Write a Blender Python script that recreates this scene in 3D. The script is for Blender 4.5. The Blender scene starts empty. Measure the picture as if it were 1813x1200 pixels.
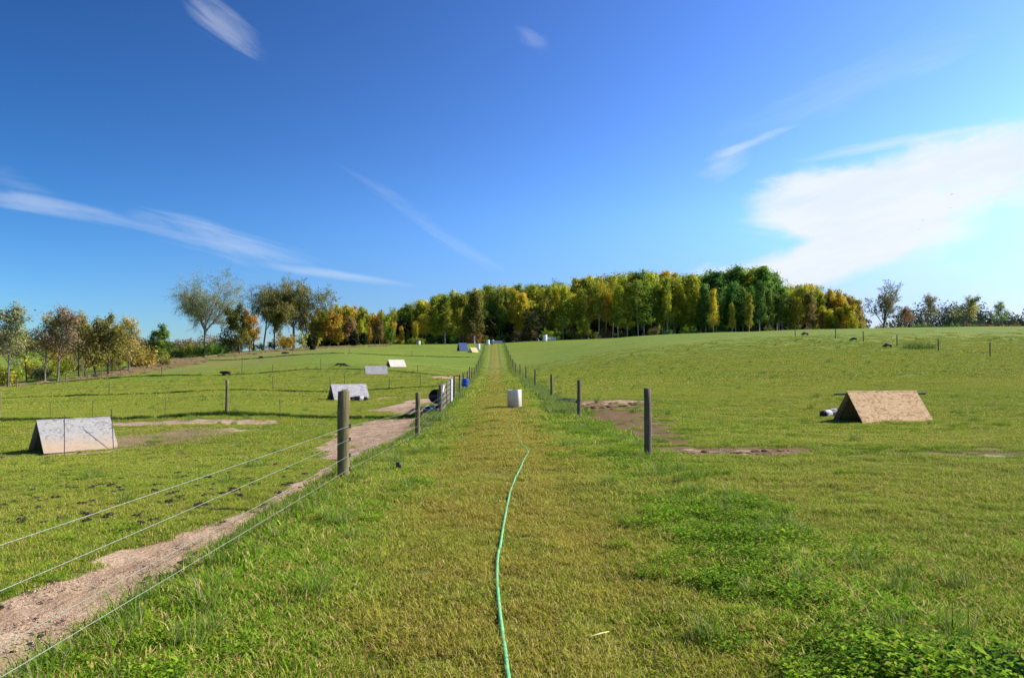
import bpy, math, random
import numpy as np
from mathutils import Vector, Matrix
R = math.radians
sc = bpy.context.scene
C = sc.collection

# ------------------------------------------------------------------ camera, sky, sun, exposure
F, VX, HY = 1380.0, 874.0, 650.0        # focal length in photo pixels, lane's vanishing column, eye level row
CAMZ = 1.65
cam = bpy.data.cameras.new('camera'); camo = bpy.data.objects.new('camera', cam); C.objects.link(camo)
cam.sensor_width = 36; cam.lens = F / 1813 * 36; cam.clip_start = .05; cam.clip_end = 9000
camo.location = (0, 0, CAMZ); camo.rotation_euler = (R(90 + 2.075), 0, R(-1.35))
sc.camera = camo
sc.view_settings.view_transform = 'Standard'; sc.view_settings.look = 'None'
sc.view_settings.gamma = 1; sc.view_settings.exposure = 0.58
SUN_EL, SUN_AZ = 37.0, 9.0             # azimuth measured from +X towards +Y
sd = Vector((math.cos(R(SUN_EL)) * math.cos(R(SUN_AZ)), math.cos(R(SUN_EL)) * math.sin(R(SUN_AZ)), math.sin(R(SUN_EL))))
sl = bpy.data.lights.new('sun', 'SUN'); sl.energy = 5.0; sl.angle = R(.5); sl.color = (1, .955, .88)
slo = bpy.data.objects.new('sun', sl); C.objects.link(slo)
slo.rotation_euler = (-sd).to_track_quat('-Z', 'Y').to_euler(); slo.location = (60, 20, 60)

class NT:
    """small helper for node trees"""
    def __init__(s, tree): s.t = tree; s.n = tree.nodes; s.l = tree.links
    def node(s, typ, **kw):
        n = s.n.new(typ)
        for k, v in kw.items(): setattr(n, k, v)
        return n
    def put(s, sock, v):
        if hasattr(v, 'is_output') or isinstance(v, bpy.types.NodeSocket): s.l.new(v, sock)
        else:
            if isinstance(v, (tuple, list)) and sock.type == 'RGBA' and len(v) == 3: v = (*v, 1)
            sock.default_value = v
    def m(s, op, a, b=None, c=None, clamp=False):
        n = s.node('ShaderNodeMath', operation=op, use_clamp=clamp)
        s.put(n.inputs[0], a)
        if b is not None: s.put(n.inputs[1], b)
        if c is not None: s.put(n.inputs[2], c)
        return n.outputs[0]
    def mix(s, f, a, b, blend='MIX'):
        n = s.node('ShaderNodeMix', data_type='RGBA', blend_type=blend)
        s.put(n.inputs[0], f); s.put(n.inputs[6], a); s.put(n.inputs[7], b)
        return n.outputs[2]
    def ramp(s, v, lo, hi, a=0., b=1., smooth=True):
        n = s.node('ShaderNodeMapRange', clamp=True, interpolation_type='SMOOTHSTEP' if smooth else 'LINEAR')
        s.put(n.inputs[0], v); s.put(n.inputs[1], lo); s.put(n.inputs[2], hi); s.put(n.inputs[3], a); s.put(n.inputs[4], b)
        return n.outputs[0]
    def noise(s, vec, scale, detail=3, rough=.55, dist=0.):
        n = s.node('ShaderNodeTexNoise'); s.put(n.inputs['Vector'], vec)
        n.inputs['Scale'].default_value = scale; n.inputs['Detail'].default_value = detail
        n.inputs['Roughness'].default_value = rough; n.inputs['Distortion'].default_value = dist
        return n.outputs[0]
    def xyz(s, x, y, z):
        n = s.node('ShaderNodeCombineXYZ')
        for i, v in enumerate((x, y, z)): s.put(n.inputs[i], v)
        return n.outputs[0]

w = bpy.data.worlds.new('World'); sc.world = w; w.use_nodes = True
T = NT(w.node_tree); T.n.clear()
sky = T.node('ShaderNodeTexSky', sky_type='NISHITA', sun_disc=False, sun_elevation=R(SUN_EL), sun_rotation=R(90 - SUN_AZ),
             altitude=300, air_density=1.0, dust_density=0.35, ozone_density=3.2)
tc = T.node('ShaderNodeTexCoord'); sp = T.node('ShaderNodeSeparateXYZ'); T.l.new(tc.outputs['Generated'], sp.inputs[0])
dx, dy, dz = sp.outputs
dyc = T.m('MAXIMUM', dy, .05)
U = T.m('DIVIDE', dx, dyc); V = T.m('DIVIDE', dz, dyc)       # direction on the sky ahead (world axes)
front = T.ramp(dy, .08, .3)
def cirrus(px, py, a, b, deg, amt, sx, sy, peak, fib, seed, soft=.1):
    """one streaky patch of high cloud at a sky direction; deg = how it climbs to the right"""
    cu, cv = (px - VX) / F, (HY - py) / F
    c, s = math.cos(R(deg)), math.sin(R(deg))
    du = T.m('SUBTRACT', U, cu); dv = T.m('SUBTRACT', V, cv)
    p = T.m('ADD', T.m('MULTIPLY', du, c), T.m('MULTIPLY', dv, s))
    q = T.m('SUBTRACT', T.m('MULTIPLY', dv, c), T.m('MULTIPLY', du, s))
    wob = T.m('MULTIPLY', T.m('SUBTRACT', T.noise(T.xyz(p, q, seed + 7.3), 7, 5, .6), .5), .9)
    pn = T.m('DIVIDE', p, a / F); qn = T.m('ADD', T.m('DIVIDE', q, b / F), wob)
    rr = T.m('SQRT', T.m('ADD', T.m('MULTIPLY', pn, pn), T.m('MULTIPLY', qn, qn)))
    msk = T.ramp(rr, 1.0, soft)
    n = T.noise(T.xyz(T.m('MULTIPLY', p, sx), T.m('MULTIPLY', q, sy), seed), 1, 8, .62, .7)
    q_ = T.m('ADD', T.m('MULTIPLY', msk, peak), T.m('MULTIPLY', T.m('SUBTRACT', n, .5), fib))
    return T.m('MULTIPLY', T.m('MULTIPLY', T.ramp(q_, .12, 1.45), T.ramp(msk, 0, .25)), amt)
parts = [
    cirrus(1700, 308, 400, 100, 17, .97, 3.5, 22, 1.35, 1.9, 1.1, .35),
    cirrus(1490, 358, 225, 82, 5, .95, 5, 26, 1.35, 2.0, 3.7, .45),
    cirrus(1390, 478, 300, 58, 12, .95, 5, 24, 1.35, 1.9, 2.2, .35),
    cirrus(1590, 415, 250, 84, 14, .92, 5, 22, 1.35, 1.9, 12.6, .2),
    cirrus(1640, 238, 330, 16, 11, .55, 3, 44, .95, 2.4, 5.5),
    cirrus(1290, 275, 85, 46, 30, .38, 9, 24, .95, 2.2, 4.9),
    cirrus(1340, 245, 130, 14, 20, .50, 5, 50, 1.0, 2.4, 7.7),
    cirrus(1560, 120, 420, 60, 22, .16, 3, 26, .85, 2.6, 6.1),
    cirrus(1660, 490, 300, 50, 8, .30, 4, 28, .9, 2.2, 17.3),
    cirrus(90, 368, 230, 27, -11, .30, 4, 44, 1.0, 2.6, 8.4),
    cirrus(380, 425, 300, 40, -15, .32, 4, 50, .98, 2.8, 9.6),
    cirrus(590, 488, 200, 13, -8, .30, 4, 50, .95, 2.4, 10.9),
    cirrus(740, 385, 240, 24, -33, .20, 4, 44, .85, 2.6, 12.2),
    cirrus(395, 42, 125, 52, -36, .32, 6, 34, .85, 3.0, 13.5),
    cirrus(945, 58, 60, 26, -25, .16, 7, 30, .8, 2.6, 14.8),
    cirrus(30, 318, 150, 30, -12, .12, 5, 34, .8, 2.4, 16.0),
]
cl = parts[0]
for q in parts[1:]: cl = T.m('ADD', cl, q)
cl = T.m('MULTIPLY', T.m('MINIMUM', cl, .95), front)
# polarised autumn sky: deeper away from the sun, brighter on the sun's side, clean blue down to the horizon
gm = T.node('ShaderNodeGamma'); T.l.new(T.mix(1., sky.outputs[0], (.1, .1, .1), 'MULTIPLY'), gm.inputs[0]); gm.inputs[1].default_value = 1.5
lowv = T.ramp(dz, .20, .02)
gain = T.m('EXPONENT', T.m('ADD', T.m('ADD', 2.77, T.m('MULTIPLY', dx, .66)), T.m('MULTIPLY', lowv, T.m('ADD', -.50, T.m('MULTIPLY', dx, -.75)))))
vm = T.node('ShaderNodeVectorMath', operation='SCALE'); T.l.new(gm.outputs[0], vm.inputs[0]); T.l.new(gain, vm.inputs['Scale'])
sunside = T.ramp(dx, -.5, .6, smooth=False)
tint = T.mix(lowv, T.mix(sunside, (.45, .81, 1.08), (1.05, 1.0, 1.18)), T.mix(sunside, (.60, .90, 1.27), (1.15, .95, 1.15)))
skyb = T.mix(1., vm.outputs[0], tint, 'MULTIPLY')
bg = T.node('ShaderNodeBackground'); bg.inputs[1].default_value = .10
cloudcol = T.mix(T.ramp(T.noise(T.xyz(T.m('MULTIPLY', U, 6), T.m('MULTIPLY', T.m('SUBTRACT', V, T.m('MULTIPLY', U, .25)), 30), 3.3), 1, 6, .6), .3, .7), (5.5, 5.95, 6.6), (6.1, 6.4, 6.65))
skyc = T.mix(cl, skyb, cloudcol)
T.l.new(skyc, bg.inputs[0])
wo = T.node('ShaderNodeOutputWorld'); T.l.new(bg.outputs[0], wo.inputs[0])

# ------------------------------------------------------------------ numpy noise, terrain
def _h(ix, iy, seed):
    n = (ix.astype(np.int64) * 374761393 + iy.astype(np.int64) * 668265263 + seed * 974634777) & 0x7fffffff
    n = ((n ^ (n >> 13)) * 1274126177) & 0x7fffffff
    return ((n ^ (n >> 16)) & 0xffff) / 65535.
def vn(x, y, seed=0):
    x = np.asarray(x, float); y = np.asarray(y, float)
    ix = np.floor(x); iy = np.floor(y); fx = x - ix; fy = y - iy
    fx = fx * fx * (3 - 2 * fx); fy = fy * fy * (3 - 2 * fy)
    a = _h(ix, iy, seed); b = _h(ix + 1, iy, seed); c = _h(ix, iy + 1, seed); d = _h(ix + 1, iy + 1, seed)
    return (a * (1 - fx) + b * fx) * (1 - fy) + (c * (1 - fx) + d * fx) * fy
def fbm(x, y, seed=0, o=3):
    s = 0; a = 1; t = 0
    for k in range(o): s = s + a * vn(np.asarray(x) * 2 ** k, np.asarray(y) * 2 ** k, seed + k * 17); t += a; a *= .5
    return s / t
def sst(a, b, x):
    t = np.clip((np.asarray(x, float) - a) / (b - a), 0, 1); return t * t * (3 - 2 * t)

UU = np.array([-1.6, -.9, -.63, -.45, -.34, -.2, -.1, 0, .1, .2, .4, .6, .8, 1.6])
DD = np.array([0, 11, 16, 24, 32, 45, 60, 80, 100, 125, 150, 180, 210, 235, 270, 400, 900, 5000])
ZZ = {
 0:  [0,0,0,-.05,-.05,.0,.1,.45,.9,2.0,3.6,5.9,7.9,9.1,9.3,9.6,10,10],
 1:  [0,0,0,-.06,0,.25,.6,1.2,2.0,3.6,5.3,7.3,9.0,9.9,10.0,10,10,10],
 2:  [0,0,0,-.05,.1,.5,1.1,2.2,3.6,5.4,7,8.8,10,10.6,10.7,10.7,11,11],
 3:  [0,0,0,-.1,.2,.7,1.6,3.1,4.9,7.0,8.6,10.3,11.2,11.5,11.5,11.5,12,12],
 4:  [0,0,0,0,.3,.9,1.8,3.3,5.3,7.8,9.5,10.9,11.5,11.8,12,13,14,14],
 5:  [0,0,0,.1,.3,.9,1.8,3.5,5.5,7.9,9.6,11.0,11.8,12.2,12.5,14,15,15],
 -1: [0,0,-.15,-.4,-.4,-.25,.05,.5,1.1,2.2,3.8,5.9,7.7,8.6,8.8,9,10,10],
 -2: [0,0,-.15,-.65,-.5,-.6,-.3,.55,1.35,2.7,4.1,5.8,7.3,7.9,8.0,8.0,9,9],
 -3: [0,0,-.15,-.75,-.37,-.35,-.18,.3,.8,1.7,2.7,4.3,5.5,5.8,5.4,6.5,14,16],
 -4: [0,0,-.15,-.95,-.55,-.55,-.45,-.05,.35,1.1,2.0,2.8,2.7,2.9,3.6,7.2,20,22],
 -5: [0,0,-.2,-1.0,-.7,-.75,-.8,-.85,-.9,-.6,.3,1.3,2.1,3.0,4.2,8.4,20,22],
 -6: [0,0,-.2,-1.0,-.8,-.9,-1.,-1.1,-1.2,-.9,.1,1.2,2.1,3.0,4.2,8.4,20,22]}
cols = [-6, -6, -5, -4, -3, -2, -1, 0, 1, 2, 3, 4, 5, 5]
TB = np.array([ZZ[c] for c in cols], float)     # [u][d]
def _slopes(xs, Y, axis):
    Y = np.moveaxis(Y, axis, 0); dxs = np.diff(xs); sh = (-1,) + (1,) * (Y.ndim - 1)
    de = np.diff(Y, axis=0) / dxs.reshape(sh)
    mm = np.zeros_like(Y); mm[1:-1] = (de[:-1] + de[1:]) / 2; mm[0] = de[0]; mm[-1] = 0
    return np.moveaxis(mm, 0, axis)
MD = _slopes(DD, TB, 1)
def herm(t, h, y0, y1, m0, m1):
    t2 = t * t; t3 = t2 * t
    return (2*t3-3*t2+1)*y0 + (t3-2*t2+t)*h*m0 + (-2*t3+3*t2)*y1 + (t3-t2)*h*m1
def tz(X, Y, micro=True):
    X = np.asarray(X, float); Y = np.asarray(Y, float)
    d = np.clip(Y, 0, 4999); u = np.clip(X / np.maximum(Y, 8.), -1.59, 1.59)
    j = np.clip(np.searchsorted(DD, d, 'right') - 1, 0, len(DD) - 2); t = (d - DD[j]) / (DD[j+1] - DD[j]); h = DD[j+1] - DD[j]
    i = np.clip(np.searchsorted(UU, u, 'right') - 1, 0, len(UU) - 2)
    def col(i): return herm(t, h, TB[i, j], TB[i, j+1], MD[i, j], MD[i, j+1])
    i0 = np.maximum(i - 1, 0); i3 = np.minimum(i + 2, len(UU) - 1)
    z0, z1, z2, z3 = col(i0), col(i), col(i + 1), col(i3)
    H = UU[i+1] - UU[i]
    m1 = (z2 - z0) / (UU[i+1] - UU[i0] + 1e-9); m2 = (z3 - z1) / (UU[i3] - UU[i] + 1e-9)
    z = herm((u - UU[i]) / H, H, z1, z2, m1, m2)
    z = z - .34 * sst(-2.25, -3.1, X) * sst(27, 15, Y)               # bank down from the lane to the left paddock
    z = z - .22 * sst(2.9, 3.6, X) * sst(-1.2, -1.0, -Y * 0) * 0
    if micro:
        near = 1 / (1 + (np.hypot(X, Y) / 60) ** 2)
        z = z + near * ((fbm(X * .9, Y * .9, 5, 3) - .5) * .09 + (fbm(X * 5, Y * 5, 9, 2) - .5) * .022)
        z = z + (fbm(X * .06, Y * .06, 31, 2) - .5) * .5 * sst(40, 90, np.hypot(X, Y))
        z = z - .035 * np.exp(-((X + .75) / .25) ** 2) - .035 * np.exp(-((X - .85) / .25) ** 2)   # faint wheel ruts
    return z
def tz1(x, y): return float(tz(x, y))
def gx(px, d): return (px - VX) / F * d
def gp(px, d): x = gx(px, d); return Vector((x, d, tz1(x, d)))

# ---- masks on the ground (1 = that kind of ground); true world positions
def poly_strip(X, Y, pts, wd):
    """distance to a polyline / half width, <1 inside"""
    best = np.full(np.shape(X), 9., float)
    for (a, b) in zip(pts[:-1], pts[1:]):
        ax, ay = a[:2]; bx, by = b[:2]; L2 = (bx-ax)**2 + (by-ay)**2
        t = np.clip(((X-ax)*(bx-ax) + (Y-ay)*(by-ay)) / L2, 0, 1)
        wv = a[2] + (b[2]-a[2]) * t if len(a) > 2 else wd
        best = np.minimum(best, np.hypot(X-ax-t*(bx-ax), Y-ay-t*(by-ay)) / wv)
    return best
def ell(X, Y, cx, cy, a, b, deg=0):
    c, s = math.cos(R(deg)), math.sin(R(deg)); dx, dy = X-cx, Y-cy
    return np.hypot((dx*c+dy*s)/a, (-dx*s+dy*c)/b)
CROSS = {1: [(-60, 35), (-26, 34.5), (-10.9, 32.6), (-2.3, 32)], 2: [(-95, 64), (-38, 61), (-20, 60), (-2.3, 60)],
         3: [(-80, 104), (-32, 99), (-14, 98), (-2.5, 90)], 4: [(-62, 158), (-25, 152), (-4, 150)]}
def masks(X, Y):
    X = np.asarray(X, float); Y = np.asarray(Y, float)
    wob = (fbm(X * 1.3, Y * 1.3, 41, 4) - .5) * 1.1
    def sm(r, soft=.35): return sst(1 + soft, 1 - soft, r + wob)
    dirt = sm(poly_strip(X, Y, [(-3.7, .5, 1.1), (-3.48, 5, .80), (-3.42, 8, .66), (-3.25, 9.8, .44), (-3.1, 11.4, .16)], 1) - .35*wob, .22)
    dirt = np.maximum(dirt, .95 * sm(poly_strip(X, Y, [(-3.15, 10.5, .34), (-3.08, 15, .36), (-3.3, 20, .6)], 1)))
    dirt = np.maximum(dirt, sm(poly_strip(X, Y, [(-3.2, 19.6, .9), (-3.9, 24, 1.6), (-3.7, 30.5, 1.5)], 1)))
    dirt = np.maximum(dirt, .9 * sm(poly_strip(X, Y, [(-3.3, 35, .9), (-5, 39, 1.3), (-4, 45, 1.2)], 1)))
    dirt = np.maximum(dirt, .75 * sm(poly_strip(X, Y, [(-15, 31.4, .7), (-8.8, 30.2, .75)], 1)))
    dirt = np.maximum(dirt, .5 * sm(ell(X, Y, -13.2, 24.7, 2.2, .6, 30)))
    worn = sm(poly_strip(X, Y, [(3.6, 17.5, .9), (4.0, 24, 1.4), (4.4, 34, 2.2)], 1), .5)
    worn = np.maximum(worn, sm(ell(X, Y, 4.65, 15.3, 1.8, .8), .25)); worn = np.maximum(worn, .6*sm(poly_strip(X, Y, [(3.3, 16, .5), (12, 14.5, .8)], 1), .5))
    dirt = np.maximum(dirt, .55 * sm(ell(X, Y, 4.9, 34.5, 2.0, 2.0)))
    dirt = np.maximum(dirt, .45*sm(ell(X, Y, 4.65, 15.3, 1.75, .75), .25))
    dirt = np.maximum(dirt, .45 * sm(ell(X, Y, 8, 14.5, 3, .4)))
    dirt = np.maximum(dirt, .8 * sm(ell(X, Y, -4.4, 86, 2.6, 5)))
    dirt = np.maximum(dirt, .5 * sm(ell(X, Y, -7.6, 50, 2, 1.5)))
    straw = .9 * sm(ell(X, Y, -11.4, 27.3, 2.5, 1.0, 15), .5)
    straw = np.maximum(straw, sm(ell(X, Y, -4.2, 90, 2.2, 4)))
    straw = np.maximum(straw, .8 * sm(ell(X, Y, -6.8, 49.5, 2.4, 1.6)))
    # uncut, lush grass below the fences
    lush = np.exp(-((X - 2.45) / .62) ** 2) * sst(-5, 0, Y) * .9
    lush = np.maximum(lush, np.exp(-((X + 2.25) / .38) ** 2) * .75)
    lush = np.maximum(lush, .55 * sst(-.7, -1.6, X) * sst(-3, -2.4, X))
    wv = (fbm(Y * .05 + 3, X * .1, 51, 2) - .5) * .8 * sst(35, 60, Y)
    for k, c in CROSS.items(): lush = np.maximum(lush, sst(1.5, .7, poly_strip(X, Y + wv, c, .34 + .09 * k)))
    ochre = np.exp(-((X - .15) / 1.35) ** 4) * .85                          # worn, drier lane
    # dry verge below the left trees
    dry = sst(1.3, .6, poly_strip(X, Y, [(-95, 88, 3), (-62, 100, 4), (-55, 116, 5), (-58, 138, 6), (-66, 168, 7), (-48, 190, 6), (-28, 203, 2)], 1) + wob * .5)
    dry = np.maximum(dry, .35*sst(1.4, .5, poly_strip(X, Y, [(-50, 125, 14), (-50, 165, 18), (-40, 190, 8)], 1) + wob * .4))
    under = sst(120, 45, np.hypot(X, Y))                                  # thatch seen between the blades
    return dict(under=under, worn=worn, dirt=dirt, straw=straw, lush=lush, ochre=ochre, dry=dry)

# ------------------------------------------------------------------ object helpers
def tag(o, label=None, cat=None, group=None, kind=None):
    if label: o['label'] = label
    if cat: o['category'] = cat
    if group: o['group'] = group
    if kind: o['kind'] = kind
    return o
def empty(name, loc=(0, 0, 0), rz=0, s=1):
    o = bpy.data.objects.new(name, None); C.objects.link(o); o.location = loc; o.rotation_euler = (0, 0, rz)
    o.scale = (s, s, s); o.empty_display_size = .2; return o
def thing(name, label, cat, loc=(0, 0, 0), rz=0, group=None, s=1):
    return tag(empty(name, loc, rz, s), label, cat, group)
def mesh_obj(name, v, f, m, parent=None, smooth=False):
    me = bpy.data.meshes.new(name); me.from_pydata([tuple(p) for p in v], [], f); me.update()
    if m: me.materials.append(m)
    if smooth: me.polygons.foreach_set('use_smooth', [True] * len(me.polygons))
    o = bpy.data.objects.new(name, me); C.objects.link(o)
    if parent: o.parent = parent
    return o
def copy_tree(o, parent=None):
    c = o.copy(); C.objects.link(c); c.parent = parent
    for ch in list(o.children):
        if ch is not c: copy_tree(ch, c)
    return c
class MB:
    def __init__(s): s.v = []; s.f = []
    def box(s, c, size, rot=None, bev=0):
        hx, hy, hz = size[0]/2, size[1]/2, size[2]/2; n = len(s.v); M = rot or Matrix.Identity(3); c = Vector(c)
        for z in (-hz, hz):
            for x, y in ((-hx, -hy), (hx, -hy), (hx, hy), (-hx, hy)): s.v.append(c + M @ Vector((x, y, z)))
        for q in ((3,2,1,0),(4,5,6,7),(0,1,5,4),(1,2,6,5),(2,3,7,6),(3,0,4,7)): s.f.append(tuple(n+i for i in q))
        return s
    def bar(s, a, b, wd, th, up=(0, 0, 1)):
        a, b = Vector(a), Vector(b); d = (b-a); L = d.length; d.normalize(); up = Vector(up)
        if abs(d.dot(up)) > .98: up = Vector((1, 0, 0))
        sx = d.cross(up).normalized(); uz = sx.cross(d)
        return s.box((a+b)/2, (wd, L, th), Matrix((sx, d, uz)).transposed())
    def tube(s, pts, rad, n=6, cap=True, jit=0, rnd=None):
        pts = [Vector(p) for p in pts]; base = len(s.v); k = len(pts)
        if not hasattr(rad, '__len__'): rad = [rad] * k
        ref = None
        for i, p in enumerate(pts):
            d = (pts[min(i+1, k-1)] - pts[max(i-1, 0)]).normalized()
            if ref is None:
                ref = Vector((1, 0, 0)) if abs(d.x) < .9 else Vector((0, 1, 0))
            x = (ref - d * ref.dot(d)).normalized(); ref = x; y = d.cross(x)
            for q in range(n):
                a = 2*math.pi*q/n; r = rad[i] * (1 + (rnd.uniform(-jit, jit) if rnd else 0))
                s.v.append(p + x*math.cos(a)*r + y*math.sin(a)*r)
        for i in range(k-1):
            for q in range(n):
                a = base+i*n+q; b = base+i*n+(q+1) % n; s.f.append((a, b, b+n, a+n))
        if cap:
            s.f.append(tuple(base+q for q in range(n-1, -1, -1))); s.f.append(tuple(base+(k-1)*n+q for q in range(n)))
        return s
    def lathe(s, prof, n=24, sqx=1, sqy=1, power=2.0, c=(0, 0, 0)):
        base = len(s.v); k = len(prof)
        for r, z in prof:
            for q in range(n):
                a = 2*math.pi*q/n; ca, sa = math.cos(a), math.sin(a)
                m = (abs(ca)**power + abs(sa)**power) ** (-1/power)
                s.v.append(Vector((c[0]+r*ca*m*sqx, c[1]+r*sa*m*sqy, c[2]+z)))
        for i in range(k-1):
            for q in range(n):
                a = base+i*n+q; b = base+i*n+(q+1) % n; s.f.append((a, b, b+n, a+n))
        return s
    def build(s, name, m, parent=None, smooth=False): return mesh_obj(name, s.v, s.f, m, parent, smooth)

# ------------------------------------------------------------------ materials
def newmat(name):
    m = bpy.data.materials.new(name); m.use_nodes = True; t = NT(m.node_tree); t.n.clear()
    t.out = t.node('ShaderNodeOutputMaterial'); return m, t
def principled(t, col, rough=.7, spec=.3, bump=None, bstr=.3, bdist=.02, metal=0):
    p = t.node('ShaderNodeBsdfPrincipled'); t.put(p.inputs['Base Color'], col); t.put(p.inputs['Roughness'], rough)
    p.inputs['Specular IOR Level'].default_value = spec; p.inputs['Metallic'].default_value = metal
    if bump is not None:
        b = t.node('ShaderNodeBump'); b.inputs['Strength'].default_value = bstr; b.inputs['Distance'].default_value = bdist
        t.l.new(bump, b.inputs['Height']); t.l.new(b.outputs[0], p.inputs['Normal'])
    return p
def objco(t): return t.node('ShaderNodeTexCoord').outputs['Object']
def simple(name, c1, c2, scale=6, rough=.7, spec=.3, stretch=(1, 1, 1), bstr=.3, bdist=.01, detail=5, metal=0, lo=.35, hi=.65):
    m, t = newmat(name); mp = t.node('ShaderNodeMapping'); t.l.new(objco(t), mp.inputs[0]); mp.inputs['Scale'].default_value = stretch
    n = t.noise(mp.outputs[0], scale, detail, .65); c = t.mix(t.ramp(n, lo, hi), c1, c2)
    p = principled(t, c, rough, spec, n, bstr, bdist, metal); t.l.new(p.outputs[0], t.out.inputs[0]); return m

# ---- ground
GA = (.158, .278, .016); GB = (.228, .300, .024); GC = (.098, .190, .010); GD = (.290, .280, .050)
def grass_mix(t, pos, lush, ochre, dry, dist_bias=None):
    n1 = t.noise(pos, .11, 3); n2 = t.noise(pos, .75, 4, .6); n3 = t.noise(pos, 5.5, 4, .65)
    c = t.mix(t.ramp(n1, .35, .65), GA, GB)
    c = t.mix(t.m('MULTIPLY', t.ramp(n2, .50, .72), .6), c, GD)
    c = t.mix(t.m('MULTIPLY', t.ramp(n3, .52, .36), .55), c, GC)
    c = t.mix(t.m('MULTIPLY', ochre, t.ramp(n2, .30, .62, .25, .95)), c, (.300, .240, .040))
    c = t.mix(t.m('MULTIPLY', lush, t.ramp(n2, .70, .36, .5, 1)), c, (.110, .255, .010))
    c = t.mix(dry, c, (.30, .215, .095))
    mp = t.node('ShaderNodeMapping'); t.l.new(pos, mp.inputs[0]); mp.inputs['Scale'].default_value = (.16, .75, .3)
    c = t.mix(t.ramp(t.noise(mp.outputs[0], 1.0, 5, .7, .4), .50, .66, 0, .5), c, (.100, .150, .014))
    mp = t.node('ShaderNodeMapping'); t.l.new(pos, mp.inputs[0]); mp.inputs['Scale'].default_value = (.05, .22, .1); mp.inputs['Location'].default_value = (5, 3, 0)
    c = t.mix(t.ramp(t.noise(mp.outputs[0], 1.0, 4, .6), .50, .66, 0, .42), c, (.275, .290, .045))
    return c, n3
def attr(t, name, typ='GEOMETRY'): return t.node('ShaderNodeAttribute', attribute_name=name, attribute_type=typ).outputs['Fac']
M = {}
m, t = newmat('ground'); pos = t.node('ShaderNodeNewGeometry').outputs['Position']
lush, ochre, dry, dirt, straw = [attr(t, k) for k in ('lush', 'ochre', 'dry', 'dirt', 'straw')]
c, n3 = grass_mix(t, pos, lush, ochre, dry)
nf = t.noise(pos, 22, 4, .7); nl = t.noise(pos, 1.9, 5, .7)
c = t.mix(1.0, c, t.mix(t.ramp(nf, .3, .7), (.44, .44, .44), (1.08, 1.08, 1.08)), 'MULTIPLY')
c = t.mix(t.ramp(attr(t, 'under'), .9, .1, 0, .14), c, (.29, .235, .062)); c = t.mix(t.ramp(t.noise(pos, 1.1, 5, .75), .52, .68, 0, .4), c, (.085, .135, .014))
c = t.mix(t.m('MULTIPLY', attr(t, 'under'), t.ramp(nf, .35, .6, .9, .5)), c, (.175, .165, .036))
dc = t.mix(t.ramp(nl, .3, .7), (.41, .265, .145), (.60, .42, .255))
dc = t.mix(t.ramp(nf, .58, .40, 0, .4), dc, (.18, .11, .065))
sc_ = t.mix(t.ramp(nf, .35, .65), (.30, .21, .08), (.64, .50, .24))
fdirt = t.ramp(t.m('ADD', dirt, t.m('MULTIPLY', t.m('SUBTRACT', nl, .5), .9)), .36, .62)
fstraw = t.ramp(t.m('ADD', straw, t.m('MULTIPLY', t.m('SUBTRACT', nf, .5), 1.1)), .40, .72)
c = t.mix(t.m('MULTIPLY', attr(t, 'worn'), t.ramp(nl, .35, .7, 1, .75)), c, t.mix(nf, (.115, .060, .026), (.235, .140, .060)))
c = t.mix(fdirt, c, dc); c = t.mix(fstraw, c, sc_)
p = principled(t, c, .92, .12, t.m('ADD', nf, t.m('MULTIPLY', nl, .8)), .75, .05); t.l.new(p.outputs[0], t.out.inputs[0])
M['ground'] = m
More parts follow.
